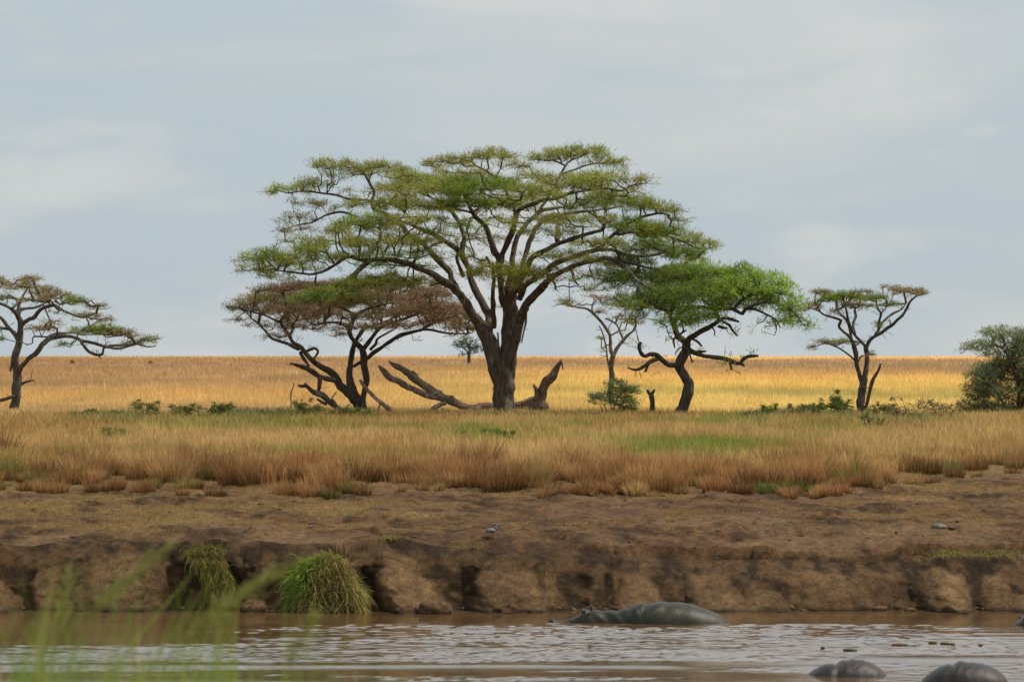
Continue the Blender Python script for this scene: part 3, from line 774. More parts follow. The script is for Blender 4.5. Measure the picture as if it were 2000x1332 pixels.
# --- brown leafless-looking acacia on the left, many stems
br_trunk = [
 ([(705,815,15),(703,800,13),(693,780,11),(686,760,9.5),(682,736,7.5),(684,712,6.5),(686,693,6),(691,673,5.2),(701,656,4.5)], 0, .2),
 ([(718,815,8),(715,798,7),(711,775,6.5),(713,736,7),(709,712,7),(713,693,7.5),(710,679,7)], -.1, -.3),
 ([(692,785,9),(684,772,9),(664,755,9),(654,736,7.5),(641,724,7.5),(621,712,6.2),(602,695,5.5),(590,679,5.2)], -.1, -1)]
br_limbs = [
 ([(701,656,4.5),(711,644,4),(727,638,3),(760,625,2.2),(790,612,1.5)], .2, 2.5),
 ([(710,683,6.5),(697,669,6),(686,654,5.8),(680,640,5),(664,632,4),(635,632,3),(612,636,2)], -.3, -1.5),
 ([(683,645,5),(691,618,4.5),(674,605,3.5),(655,598,2.5),(630,600,1.5)], -.4, 1.5),
 ([(688,625,4),(705,610,3.5),(730,600,2.5),(760,592,1.5)], 0, -2),
 ([(711,680,6),(727,660,5),(742,644,4.2),(762,632,3.5),(790,622,3),(822,611,2.5),(857,598,1.5)], -.3, -2.5),
 ([(723,683,4),(734,671,3.5),(736,663,3),(750,654,2.5),(775,640,1.5)], -.2, -1),
 ([(690,716,4),(703,708,4.5),(719,700,5),(728,689,5),(742,679,5),(762,667,4.5),(781,656,4.5),(799,651,4),(833,644,3.2),(875,651,2.5),(915,652,1.5)], .1, -1.5),
 ([(820,646,3),(845,632,2.5),(870,622,2),(895,618,1.2)], -1, .5),
 ([(590,679,5),(574,669,5),(565,656,4.5),(570,648,3),(575,630,2.5)], -1, .6),
 ([(568,660,4),(557,646,4),(547,630,4),(556,614,3),(560,600,2)], -1, -1.8),
 ([(584,682,4.5),(565,673,4),(547,667,3.8),(528,658,3.5),(518,646,3),(508,634,2.5),(490,622,1.5)], -1, .5),
 ([(550,632,3),(530,622,2.5),(505,612,2),(475,605,1.2)], -1.5, -2),
 ([(592,687,3),(604,684,3),(615,681,3.2),(622,687,3.2),(618,694,3),(613,701,2.5)], -1, -1.2),
 ([(586,687,4),(594,702,4),(604,716,3.5)], -1, -1.1),
 ([(654,743,6),(640,739,6),(625,734,6),(611,726,6.5),(596,718,6),(582,714,4),(567,710,2)], -.8, -1.8),
 ([(623,733,4),(624,745,5),(621,765,5)], -1.2, -1.4),
]
br_pads = [(700,640,60,10,'b',.5),(620,590,60,12,'rb',.8),(760,635,50,10,'b',.6),(840,610,60,14,'rb',.8),(530,565,40,9,'bm',.8),(600,560,40,9,'rb',.8),(860,560,30,9,'rb',.7),(930,640,18,8,'b',.6),(500,635,30,8,'b',.5),(590,620,50,12,'br',.6),(560,600,50,14,'br',.7),(660,560,60,12,'rb',.9),(745,555,50,12,'rb',.9),(900,610,30,10,'rb',.8),(475,600,36,11,'bm',1.0,-1),(508,585,46,14,'bm',1.1,0),(550,576,48,14,'br',1.1,1),(520,607,46,11,'b',.9,-1),(572,600,38,14,'br',.9),(470,622,28,7,'bm',.5,-1),
 (560,635,30,11,'br',.6),(600,640,38,11,'b',.5),(620,608,55,14,'br',1.0),(678,590,56,16,'rb',1.1),(738,578,56,15,'rb',1.1),(800,560,42,12,'bm',1.0,1),(842,575,42,14,'rb',1.1),
 (872,597,38,13,'rb',1.1),(818,598,52,13,'rb',1.0),(760,608,52,12,'b',1.0),(700,618,44,9,'b',.7),(862,624,44,11,'r',.9),(900,638,34,10,'rb',.8),(800,634,44,8,'b',.5),
 (665,652,26,8,'b',.5),(640,560,40,11,'rb',.9),(582,560,52,11,'rb',.9),(700,560,50,12,'r',.8,2),(545,655,30,8,'b',.5),(915,620,20,10,'b',.6),(780,585,50,10,'r',.8),(900,655,26,5,'b',.5),(640,630,40,8,'b',.5)]
make_tree('brown_acacia', 143, (706,806), 'brown almost leafless spreading acacia with several dark stems, left of the largest tree', 'tree', br_trunk, br_limbs, br_pads, 9,
          nper=16, dens=2.3, leafL=.22, leafW=.019, Rcrown=250, twig=M_TWIG_BROWN, bark=M_BARK_DARK, rtwig=.010, leafspread=.14, expo=.40)

# --- left edge acacia
lf_trunk = [([(27,810,11),(28,795,10),(30,770,9.5),(30,740,9.5),(31,718,9),(33,700,8),(36,684,7.5),(39,662,7),(39,635,6.5),(35,620,5.5)], 0, 0)]
lf_limbs = [
 ([(36,622,5),(30,611,4.5),(22,604,4.2),(8,595,4),(-11,589,3.5),(-35,580,2)], 0, -1.5),
 ([(36,665,5.5),(28,652,5),(16,640,4.8),(3,622,4.2),(-16,608,3.5),(-50,595,2)], 0, 1.5),
 ([(18,643,3.5),(0,640,3.2),(-25,636,3),(-60,640,2)], .4, -1),
 ([(39,640,5.5),(46,630,5.2),(58,623,5),(68,619,5),(81,605,4.6),(92,600,4),(105,597,3.8),(116,603,3.2),(135,613,2.8),(162,619,2.3),(189,611,1.3)], 0, -2),
 ([(36,615,4),(40,604,3.8),(52,602,3.2),(68,600,3.2),(80,596,3),(92,590,2.4),(112,588,1.5)], 0, 2),
 ([(34,612,3.5),(36,595,3.2),(42,582,2.8),(52,565,2.2),(60,550,1.3)], 0, .8),
 ([(24,602,3),(38,590,2.8),(55,585,2.4),(78,590,2)], -.5, 1.5),
 ([(38,728,6),(42,715,6.2),(54,700,6.5),(66,691,6.3),(76,681,6),(84,671,6),(94,664,6),(113,659,5.3),(141,659,4.6),(162,667,4),(189,672,3.6),(215,678,3),(232,680,3),(252,676,2.2),(270,672,2),(288,677,1.7),(305,676,1.1)], 0, -2.5),
 ([(88,668,4.5),(95,658,3.5),(110,652,3),(140,650,2.5),(175,645,2)], -.7, 1),
 ([(157,665,3),(165,677,3.3),(176,688,3.6),(189,693,3.4),(199,692,3),(201,681,2.6),(206,672,2)], -1.4, -1.6),
 ([(92,658,2),(66,658,1.6),(64,670,1.6),(52,674,1.2)], -.7, -1),
 ([(42,750,4),(52,745,3),(66,742,2)], -.1, -.3),
 ([(-8,783,3.5),(6,780,4),(18,778,5),(28,775,4.5)], -.5, -.2),
 ([(20,725,3),(23,704,2.2)], -.2, -.2),
]
lf_pads = [(3,550,20,12,'bm',1.0),(56,543,26,7,'b',1.2),(46,558,34,9,'bm',1.1),(88,567,34,9,'bm',1.1),(115,578,34,9,'mb',1.1),(148,586,28,8,'G',1.3),(188,597,22,6,'bm',.9),
 (110,610,24,6,'b',.5),(170,615,28,7,'mb',.8),(205,622,22,6,'mb',.9),(82,640,34,8,'bm',.9),(100,630,24,6,'b',.6),(168,645,34,9,'Gm',1.2),(205,640,32,9,'Gg',1.1),(240,650,32,10,'mb',1.2),(288,662,22,9,'mG',1.1),
 (122,672,20,6,'G',.7),(0,578,26,10,'mG',.9),(-40,570,34,12,'mG',1),(-70,590,34,12,'mb',1),(-100,615,34,12,'G',1),(-40,640,34,10,'Gm',.9),(70,585,34,8,'b',.7),(5,660,10,4,'G',.6),(260,668,24,7,'G',.8)]
make_tree('grey_acacia', 147, (28,800), 'grey-barked acacia cut by the left edge, low limb reaching far right', 'tree', lf_trunk, lf_limbs, lf_pads, 13,
          nper=14, dens=2.4, leafL=.13, leafW=.022, Rcrown=280, bark=M_BARK_GREY, leafspread=.12, rtwig=.010)

# --- crooked green acacia
ck_trunk = [([(1317,822,13),(1323,810,12),(1334,794,11.8),(1344,775,11.2),(1347,760,10.8),(1345,747,10.5),(1336,730,10),(1328,716,10.3),(1328,704,10.5),(1334,692,10.5),(1340,680,9.5),(1341,670,8.5)], 0, 0)]
ck_limbs = [
 ([(1341,674,8),(1335,664,7.5),(1325,655,7.3),(1318,645,6.5),(1315,632,6),(1310,612,5),(1318,588,4.5),(1325,562,3)], 0, 1.5),
 ([(1341,672,7.5),(1347,660,6.5),(1356,653,6.2),(1366,647,6),(1384,641,5.5),(1396,634,5),(1404,628,4.5),(1415,622,3.5),(1432,626,3.5),(1443,629,2.5)], 0, -1.2),
 ([(1405,628,4),(1400,612,4),(1385,596,3.5),(1370,580,2.5)], -.9, 1),
 ([(1316,630,5),(1335,610,4.5),(1365,600,4.2),(1395,602,4),(1412,604,4.2),(1433,605,4.4),(1450,612,4.2),(1457,602,4),(1470,603,3),(1485,608,2.6),(1500,615,2.2),(1515,625,1.6),(1524,640,1.2)], .3, -2),
 ([(1433,605,3.5),(1445,590,3.2),(1470,575,3),(1500,565,2.5),(1530,575,1.5)], -1.2, -1),
 ([(1457,602,3),(1490,590,3),(1525,595,2.5),(1550,610,2),(1565,628,1.2)], -1.5, -2.4),
 ([(1312,615,4),(1290,600,3.5),(1265,592,3),(1240,598,2)], .5, -1.5),
 ([(1325,560,3),(1345,545,2.6),(1375,535,2)], 1.4, 2),
 ([(1324,713,7),(1314,713,5.8),(1300,709,6),(1289,703,6.3),(1280,696,5.8),(1270,694,5),(1260,697,4),(1253,692,4.4),(1248,682,4.2),(1249,674,4.4),(1252,670,3.4)], 0, -1.4),
 ([(1285,701,4.5),(1271,706,4.2),(1262,712,4.2),(1252,718,4),(1242,722,3),(1226,718.5,1.5)], -.7, -1.5),
 ([(1267,709,3),(1264,717,2.6),(1260,726,2.6)], -.9, -1.1),
 ([(1344,683,7),(1354,687,6),(1364,690,5.8),(1380,695,5.3),(1400,699,5),(1420,702,5),(1435,707,4.8),(1446,708,4.3),(1450,703,4),(1457,698,4),(1468,696,4),(1481,696,3)], 0, -1),
 ([(1352,687,3),(1366,687,3.5),(1379,686,2)], -.2, -.5),
 ([(1425,705,2.5),(1427,713,2.3),(1429,721,3)], -.7, -.8),
 ([(1446,709,3.5),(1453,714,3)], -.8, -.9),
 ([(1333,676,2.8),(1343,682,2.6),(1348,694,2.6),(1352,708,2)], -.3, -.6),
 ([(1341,645,1.8),(1332,650,2.2),(1322,656,2.4),(1315,662,2.8),(1316,672,2.2),(1318,680,1.4)], -.3, -.8),
 ([(1333,677,1.6),(1323,683,1.4),(1319,694,1.2)], -.3, -.5),
 ([(1352,662,3),(1362,667,2.8),(1371,676,2.2)], -.2, -.6),
 ([(1412,628,2.6),(1425,636,2.8),(1431,646,2.6),(1441,656,2)], -1, -1.3),
 ([(1390,638,2),(1396,647,1.8),(1395,655,1.4)], -.7, -.8),
 ([(1403,637,3),(1412,640,3.2),(1420,641,1.8)], -.9, -1.1),
 ([(1508,620,1.6),(1517,640,1.5),(1512,655,1)], -2, -2.2),
 ([(1500,615,1.6),(1490,628,1.3),(1478,632,1)], -2, -2.2),
]
ck_pads = [(1335,538,50,16,'Gd',1.2),(1385,532,52,16,'BG',1.2,-1),(1440,535,54,16,'BG',1.3,-1),(1490,548,46,16,'B',1.3,-1.3),(1520,568,38,17,'B',1.4,-1.5),(1545,595,26,19,'B',1.4,-1.8),(1562,622,20,14,'BG',1.3,-2),(1575,636,12,6,'B',.8,-2),
 (1400,560,58,20,'GB',1.3),(1455,566,52,19,'BG',1.4),(1490,588,44,15,'BG',1.3,-1),(1420,588,52,12,'Gd',1.1),(1350,575,52,16,'Gd',1.1),(1300,560,46,16,'Gd',1.0),
 (1285,592,44,14,'G',1.0),(1235,598,34,13,'Gg',.9),(1225,620,26,9,'g',.5),(1318,600,44,12,'G',.9),(1262,618,30,8,'g',.5),
 (1368,616,40,13,'B',1.3,-1.8),(1322,622,34,12,'B',1.2,-1.5),(1395,602,28,11,'B',1.0,-1.6),(1345,630,34,9,'By',.9,-1.6),(1310,636,18,6,'B',.6,-1.4),(1530,625,22,9,'Gd',.9)]
make_tree('crooked_acacia', 137, (1325,812), 'bright green acacia on a crooked bending trunk with bare broken lower limbs', 'tree', ck_trunk, ck_limbs, ck_pads, 17,
          nper=20, dens=1.0, leafL=.30, leafW=.027, Rcrown=210, bark=M_BARK_DARK, leafspread=.16, up=.25, flare=.12)

# --- slim forked acacia on the right
rt_trunk = [([(1684,822,10),(1685,808,9),(1685,790,8.8),(1685,770,8.5),(1685,755,7.8),(1687,742,6.8),(1690,725,5.4),(1692,705,5.2),(1692,690,5),(1691,676,5)], 0, 0),
            ([(1685,750,5.5),(1680,738,5.2),(1674,722,4.8),(1671,705,4.8),(1669,689,5),(1665,667,4.2)], 0, .3)]
rt_limbs = [
 ([(1692,680,4.6),(1697,668,4.4),(1704,659,4.2),(1716,651,4),(1730,643,3.6),(1743,636,3.5),(1754,624,3.1),(1764,612,3),(1771,599,3),(1777,589,2.7),(1790,579,2),(1806,571,1.2)], 0, -.8),
 ([(1709,655,3.2),(1715,646,3.2),(1724,630,3),(1738,617,2.9),(1750,610,2.6),(1760,605,2.1),(1770,592,1.4)], -.1, .9),
 ([(1715,648,3),(1717,634,3),(1719,622,2.9),(1721,612,2.9),(1714,604,2.6),(1711,595,1.6)], 0, -1),
 ([(1720,614,2.3),(1726,606,2),(1732,598,1.4)], -.5, .5),
 ([(1690,676,4.2),(1682,667,3.6),(1675,658,3.4),(1667,648,3.1),(1661,636,3),(1657,622,2.9),(1654,608,2.4),(1650,596,1.6)], 0, -.8),
 ([(1670,652,3),(1667,640,2.8),(1667,628,3),(1671,617,3),(1669,607,2.8),(1672,598,1.8)], -.3, .8),
 ([(1665,667,4),(1659,658,3.6),(1650,650,3.5),(1640,641,3.5),(1640,634,3.6),(1643,627,3.4),(1634,622,3.2),(1620,618,2.8),(1608,614,2.5),(1598,607,2.1),(1584,602,1.5),(1572,598,1)], .2, -1),
 ([(1664,668,3),(1661,650,3),(1657,634,2.8),(1650,622,2.8),(1641,614,2.5),(1633,604,1.8)], .3, 1),
 ([(1669,703,2.3),(1660,695,2),(1646,685,2),(1632,677,1.8),(1614,671,1.5),(1598,674,1.2),(1584,680,1)], .1, -.6),
 ([(1677,706,1.8),(1680,698,1.8),(1686,694,1.5),(1698,692,1.2),(1711,690,.8)], 0, -.5),
 ([(1690,800,4),(1694,786,4.2),(1698,770,4.2),(1702,754,4),(1707,740,4),(1712,732,3.4),(1717,722,3),(1720,710,2)], -.1, -.4),
 ([(1738,638,1.6),(1739,630,1.4),(1737,624,1)], -.4, -.5),
]
rt_pads = [(1607,569,22,6,'bm',1.3),(1622,583,26,8,'G',1.4),(1648,577,34,8,'Gg',1.5),(1664,594,26,6,'bm',1.3),(1702,580,32,7,'G',1.5),(1700,596,16,5,'G',1.0),(1742,593,17,5,'G',1.2),(1736,559,13,3,'b',1.1),
 (1775,567,34,7,'bm',1.5),(1800,572,14,4,'b',1.2),(1588,594,18,7,'bm',1.1),(1632,606,11,6,'b',1.0),(1612,667,26,4,'bm',1.1),(1588,676,8,4,'b',1.0),(1645,666,20,5,'Gb',1.0),(1704,690,10,2.5,'b',.8),(1575,603,10,5,'bm',.9),(1685,570,25,4,'bm',1.2),(1680,668,8,5,'G',.5),(1716,632,6,4,'G',.6)]
make_tree('slender_acacia', 137, (1685,810), 'slim forked acacia at right with flat thin pads, clear of other trees', 'tree', rt_trunk, rt_limbs, rt_pads, 23,
          nper=15, dens=3.4, leafL=.12, leafW=.02, Rcrown=125, bark=M_BARK_GREY, leafspread=.10, rtwig=.008, flare=.1)

# --- thin acacia behind
md_trunk = [([(1193,800,6),(1193,770,5.6),(1194,747,5.4),(1196,725,5.4),(1197,705,5.6),(1198,693,5.4)], 0, 0)]
md_limbs = [
 ([(1197,696,4.5),(1192,677,4.2),(1190,656,4),(1180,636,3.6),(1166,620,3.4),(1154,608,3),(1142,602,2.6),(1125,599,2.1),(1103,593,1.3)], 0, -1),
 ([(1199,694,4.3),(1203,683,4.2),(1213,668,4),(1224,655,3.5),(1236,646,2.7),(1241,634,2),(1242,620,1.3)], 0, .8),
 ([(1217,664,2.8),(1213,652,2.6),(1207,638,2.4),(1199,630,2.1),(1182,622,1.6)], .3, 1.2),
 ([(1191,722,2),(1187,700,2),(1184,675,1.8),(1177,650,1.5),(1170,636,1.1)], -.2, -.8),
 ([(1158,611,2.3),(1156,600,2.1),(1160,588,1.5),(1172,583,1)], -.6, .2),
 ([(1202,632,2),(1206,620,2),(1212,612,1.2)], .8, 1)]
md_pads = [(1160,578,20,4,'r',1.2),(1180,582,12,3,'r',1.0),(1174,607,16,7,'rb',.9),(1208,618,12,6,'b',.9),(1170,660,10,8,'s',.7),(1102,592,22,8,'mb',.7),(1235,628,22,9,'g',.7),(1176,682,8,6,'s',.6),(1212,645,14,6,'s',.4),(1128,596,10,4,'m',.5),(1190,645,8,8,'s',.4),(1222,668,8,5,'s',.4)]
make_tree('thin_acacia', 162, (1193,785), 'thin sparse acacia behind the small grey-green bush, nearly bare twigs', 'tree', md_trunk, md_limbs, md_pads, 29,
          nper=10, dens=2.4, leafL=.12, leafW=.02, Rcrown=80, bark=M_BARK_GREY, leafspread=.12, rtwig=.010, flare=.05)

# --- little far tree
ft_trunk = [([(918,716,5),(917,708,4.2),(917,697,3.6),(917,688,3)], 0, 0)]
ft_limbs = [([(917,692,2.6),(910,684,2),(902,678,1.2)], 0, -1), ([(917,690,2.6),(922,683,2),(930,678,1.2)], 0, 1), ([(917,689,2.5),(916,678,2),(912,666,1.2)], 0, .5)]
ft_pads = [(905,667,20,5,'t',1.3),(918,676,22,7,'t',1.2),(910,690,12,4,'t',.7),(933,684,12,4,'t',1.0),(920,660,14,4,'t',1),(893,672,10,3,'t',.8)]
make_tree('distant_tree', 318, (918,712), 'tiny dark tree far off on the plain, left of the thick trunk', 'tree', ft_trunk, ft_limbs, ft_pads, 31,
          nper=7, dens=.55, leafL=.28, leafW=.06, Rcrown=30, bark=M_BARK_DARK, leafspread=.25, rtwig=.02, flare=.2, sides=8)

# ------------------------------------------------------------------ BUSHES AND SHRUBS
def make_bush(name, Y, base, label, stems, pads, seed, cat='bush', group=None, twig=None, **kw):
    b0 = pos(base[0], base[1], Y); b0[2] = float(zg(b0[0], b0[1]))
    rs = np.random.RandomState(seed)
    root = empty(name, b0); tag(root, label, cat, group)
    cs = [limb_curve(s[0], Y, s[1], s[2], .1) for s in stems]
    for c in cs:
        emit_tubes('stem', [c], M_BARK_DARK, root, b0, sides=7, rough=.1)
    src = np.vstack([c[0] for c in cs])
    att, colr, pc = [], [], []
    for p in pads:
        px, py, rx, ry, ck, dn = p[:6]; d = p[6] if len(p) > 6 else rs.uniform(-.6, .6)*rx*Y/F
        k = Y/F; n = max(5, int(rx*ry*k*k*90*dn*kw.get('dens', 1)))
        v = rs.normal(0, 1, (n, 3)); v /= np.linalg.norm(v, axis=1)[:, None]; v *= rs.uniform(0, 1, (n, 1))**.4
        A = pos(px, py, Y, d) + v*np.array([rx*k, rx*k*.9, ry*k]); A[:, 2] = np.maximum(A[:, 2], b0[2]+.08)
        att.append(A); a, b = PAL[ck[0]], PAL[ck[-1]]
        colr.append(mixc(a, b, rs.uniform(0, 1, n))); pc.append(v)
    att = np.vstack(att); colr = np.vstack(colr); pc = np.vstack(pc)
    A, B, ra, rb, dirs = grow(src, None, att, rtwig=kw.get('rtwig', .006), rs=rs, rmax=.05)
    TV, Tq = prism_edges(A, B, ra, rb, 3)
    V, q, cc = leaves(att, dirs*.6+pc*.5, colr, kw.get('nper', 10), kw.get('spread', .1), kw.get('leafL', .11), kw.get('leafW', .025), rs, kw.get('up', .3))
    mesh_obj('foliage', np.vstack([TV, V]), [np.vstack([Tq, q+len(TV)])], M_LEAF, parent=root, colors=np.clip(np.vstack([np.full((len(TV), 3), .1), cc]), 0, .9), origin=b0, mat2=twig or M_TWIG, n_first=len(Tq))
    return root

make_bush('acacia_bush', 138.5, (1198,810), 'small airy grey-green bush at the foot of the thin acacia', 
  [([(1196,815,1.5),(1200,795,1.3),(1210,775,1.1),(1222,758,.8)],0,.3),([(1188,815,1.3),(1184,798,1.1),(1172,782,.8)],0,-.3),([(1200,815,1.2),(1192,790,1),(1195,765,.8)],0,.4),([(1178,814,1.2),(1176,800,1),(1172,790,.7)],-.2,0)],
  [(1168,772,21,9,'s',1.2),(1212,762,32,15,'sG',1.3),(1195,782,34,10,'s',1.1),(1228,785,22,12,'sG',1.1),(1205,748,24,7,'s',1.0),(1240,760,14,9,'s',1.0),(1215,800,26,8,'d',.8),(1158,785,12,6,'s',.7),(1240,800,8,5,'d',.6)], 41, dens=3, nper=22, leafL=.12, leafW=.028, spread=.09)
rb_pads = []
for (x,y,a,b,c,d) in [(1965,652,42,10,'q',1.0),(1925,674,34,9,'qs',.9),(1900,682,16,5,'q',.8),(1985,668,30,12,'q',1.0),(1965,690,40,10,'mq',.7),(1925,735,30,20,'qs',1.2),(1965,725,40,22,'qd',1.2),(1915,762,26,15,'mq',1.1),(1950,765,34,16,'qm',1.1),
   (1905,792,26,14,'qm',1.2),(1950,798,38,12,'q',1.2),(1990,792,25,12,'m',1.0),(2030,700,55,40,'q',1.1),(2060,745,55,40,'q',1.0),(2010,755,35,20,'q',.9),(2080,790,50,18,'q',1),(2040,660,45,14,'q',1)]:
    rb_pads.append((x-4,y,a*1.15,b*1.25,c,d))
make_bush('thorn_bush', 140, (1975,806), 'large dense dark green thorn bush cut by the right edge', 
  [([(1985,815,4),(1990,780,3.5),(1985,745,3),(1975,710,2),(1960,680,1.2)],0,-.6),([(1990,815,4),(2005,770,3.5),(2030,720,2.5),(2045,680,1.5)],0,.8),([(1980,815,3),(1962,790,2.5),(1945,765,2),(1925,745,1.2)],-.2,-1),([(1995,815,3.5),(2035,790,3),(2065,760,2)],0,.5),([(1975,815,3),(1950,805,2),(1915,795,1.2)],0,-.8)],
  rb_pads, 43, dens=2.0, nper=22, leafL=.19, leafW=.032, spread=.14, rtwig=.008)

def shrub(px, Y, w, h, ck, label, seed, dn=1.0, twiggy=False):
    h = h*1.15; w = w*1.4; ck = {'dG': 'dD', 'Gd': 'Dm', 'Gm': 'Dm', 'G': 'DG'}.get(ck, ck)
    by = 697 + F*(H-float(zg((px-1000)*Y/F, Y)))/Y
    r = np.random.RandomState(seed)
    st = []
    for k in range(4 if not twiggy else 8):
        e = r.uniform(-.42, .42)*w; hh = h*r.uniform(.6, 1.05)
        st.append(([(px+e*.25, by+2, .7), (px+e*.6, by-hh*.5, .6), (px+e, by-hh, .4)], r.uniform(-.2, .2), r.uniform(-.4, .4)))
    pads = [(px+r.uniform(-.3, .3)*w, by-h*r.uniform(.3, .75), w*r.uniform(.16, .28), h*r.uniform(.16, .3), ck, dn) for k in range(6)]
    pads += [(s[0][2][0], s[0][2][1], 3.0, 3.5, ck, 1.2*dn) for s in st]
    return make_bush('shrub', Y, (px, by), label, st, pads, seed, cat='shrub', group='low shrubs in the grass', dens=4.0 if not twiggy else 3.4, nper=16 if not twiggy else 4, leafL=.075, leafW=.035, spread=.05, rtwig=.004 if not twiggy else .007)
shrub(430, 131, 44, 36, 'dG', 'compact dark green shrub left of centre, bushiest of the left row', 61, 1.4)
shrub(283, 131, 44, 30, 'Gd', 'green shrub with a pointed top left of the leggy one', 62, 1.0)
shrub(358, 131, 60, 26, 'Gd', 'leggy open shrub beside the compact dark shrub', 63, .8)
shrub(185, 131, 80, 18, 'Gm', 'low scraggy shrub furthest left in the grass', 64, .7)
shrub(240, 130.5, 40, 16, 'Gm', 'small thin shrub between scraggy shrub and pointed shrub', 65, .7)
shrub(545, 130, 90, 22, 'Gd', 'wide low shrub below the lone upright dead stick', 66, .9)
shrub(603, 131, 50, 34, 'Gd', 'green shrub with tall sprigs left of the brown tree', 67, .9)
shrub(665, 130, 60, 24, 'dG', 'dense low shrub in front of the fallen dark branch', 68, 1.1)
shrub(712, 130, 50, 20, 'dG', 'low green shrub at the foot of the brown tree', 69, 1.0)
shrub(1460, 130, 30, 14, 'Gd', 'tiny green shrub furthest left of the right row', 70, .9)
shrub(1503, 130, 26, 24, 'dG', 'small upright dark shrub in the right row', 71, 1.1)
shrub(1575, 131, 66, 26, 'Gd', 'low spreading green shrub left of the slim forked tree', 72, 1.1)
shrub(1618, 131, 50, 30, 'dG', 'green shrub between spreading shrub and tall sprigged shrub', 73, 1.1)
shrub(1648, 131.5, 40, 46, 'dG', 'tallest dark sprigged shrub beside the slim forked tree', 74, 1.1)
shrub(1722, 130, 46, 28, 'Gd', 'rounded green shrub just right of the slim forked tree', 75, 1.1)
shrub(1780, 127, 84, 42, 'bm', 'wide brown twiggy shrub, nearly leafless', 76, .9, True)
shrub(1845, 128, 60, 36, 'bm', 'brown twiggy shrub nearest the large thorn bush', 77, .8, True)
shrub(1705, 115, 40, 34, 'md', 'dull olive shrub in front of the right row', 78, .7, True)
shrub(945, 107, 70, 24, 'G', 'leafy green shrub low in the middle of the field', 79, .9)
shrub(985, 106, 36, 20, 'dG', 'small dark leafy shrub right of the mid-field green shrub', 80, .9)
shrub(225, 106, 40, 26, 'G', 'green leafy shrub in tan grass above the rusty tussocks', 81, .8)

# ------------------------------------------------------------------ DEAD WOOD
def wood(name, Y, base, label, cat, parts, mat, seed, rough=.2, sides=12):
    b0 = pos(base[0], base[1], Y); b0[2] = float(zg(b0[0], b0[1]))
    if len(parts) == 1:
        P, R = limb_curve(parts[0][1], Y, parts[0][2], parts[0][3], .08)
        o = emit_tubes(name, [(P, R)], mat, None, b0, sides=sides, rough=rough); o.location = b0
        return tag(o, label, cat)
    root = empty(name, b0); tag(root, label, cat)
    for (nm, pts, d0, d1) in parts:
        emit_tubes(nm, [limb_curve(pts, Y, d0, d1, .08)], mat, root, b0, sides=sides, rough=rough)
    return root
FT = lambda L: [(a, b-(6 if b > 775 else 0), r*1.05) for a, b, r in L]
wood('fallen_tree', 140.5, (930,806), 'pale weathered fallen tree lying behind the thick trunk, limbs pointing up', 'fallen tree', [
 ('log', FT([(740,714,2),(747,722,4.5),(756,733,5.5),(770,743,5.5),(787,751,6),(805,757,6.5),(822,765,7),(840,772,8),(857,781,8.5),(875,789,8.5),(892,796,8),(910,799,7),(927,801,6.5),(955,803,7),(1000,803,8),(1025,798,9),(1042,793,12),(1052,793,14)]), -1.2, .6),
 ('limb', FT([(759,705,1.5),(770,713,4),(787,723,6),(798,731,7.5),(812,741,8),(833,757,8),(857,771,7.5),(878,786,6)]), -.6, -.4),
 ('broken_stub', FT([(815,742,5),(811,733,4.5),(806,725,2)]), -.5, -.6),
 ('broken_stub', FT([(886,790,4),(884,780,3),(880,772,1.2)]), -.5, -.5),
 ('broken_stub', FT([(870,792,4.5),(860,797,5),(850,803,5),(840,809,3.5)]), -.6, -1),
 ('root_mass', FT([(1020,802,9),(1035,800,13),(1050,799,15),(1062,802,11),(1066,806,7)]), .3, .3),
 ('leader', [(1050,795,12),(1056,780,10.5),(1061,766,9.5),(1067,755,9),(1074,743,8),(1080,732,7),(1086,722,6),(1091,713,5),(1096,703,1.5)], .4, .1),
 ('broken_stub', FT([(1050,786,8),(1048,772,5.5),(1046,762,4.5),(1042,751,1.8)]), .2, .2),
 ('splinter', [(1095,705,1.5),(1098,711,2),(1100,722,1)], .1, .05)], M_DEAD, 5, rough=.30, sides=16)
wood('fallen_branch', 141.2, (655,806), 'dark knobbly fallen branch propped left of the brown tree', 'branch', [
 ('branch_stem', [(582,753,2),(590,754,4),(598,753,4.6),(605,758,4.6),(613,764,5.2),(625,768,6.5),(634,775,7),(643,784,6.5),(655,792,6),(668,798,5),(684,808,3)], -.9, -.6),
 ('broken_stub', [(598,754,3.5),(596,748,2)], -.9, -.9), ('broken_stub', [(619,779,2),(626,784,3.6),(638,789,4)], -1.1, -.9), ('twig', [(647,784,1.6),(650,775,1.4),(657,765,1)], -.9, -1.1)], M_BARK_DARK, 6)
wood('leaning_dead_branch', 139, (765,808), 'bare brown stick leaning against the brown tree, slanting down right', 'branch', [
 ('branch_stem', [(703,742,2.5),(711,752,4),(723,765,4),(733,775,4),(742,784,4.2),(752,794,4.2),(760,802,4.4),(775,810,4)], -.3, -.8), ('twig', [(742,786,2),(741,795,2),(738,801,1)], -.6, -.8)], M_DEAD, 7)
wood('dead_stick', 141, (569,800), 'thin upright dead stick standing alone in the grass', 'stick', [('dead_stick', [(569,806,1.2),(568,784,1.4),(568,768,1.4),(572,756,1.2),(574,747,.8)], 0, .1)], M_BARK_DARK, 8, sides=8)
wood('tree_stump', 137.5, (1275,812), 'narrow dark upright stump with two short prongs on top', 'stump', [
 ('stump_stem', [(1276,818,6),(1276,808,5.2),(1275,795,5.3),(1274,783,5.8),(1272,773,5.6),(1271,768,5)], 0, 0), ('prong', [(1270,771,3.5),(1266,765,3.4),(1264,761,1.8)], 0, 0), ('prong', [(1273,770,3.2),(1276,765,3),(1278,761,2)], 0, 0)], M_BARK_DARK, 9)

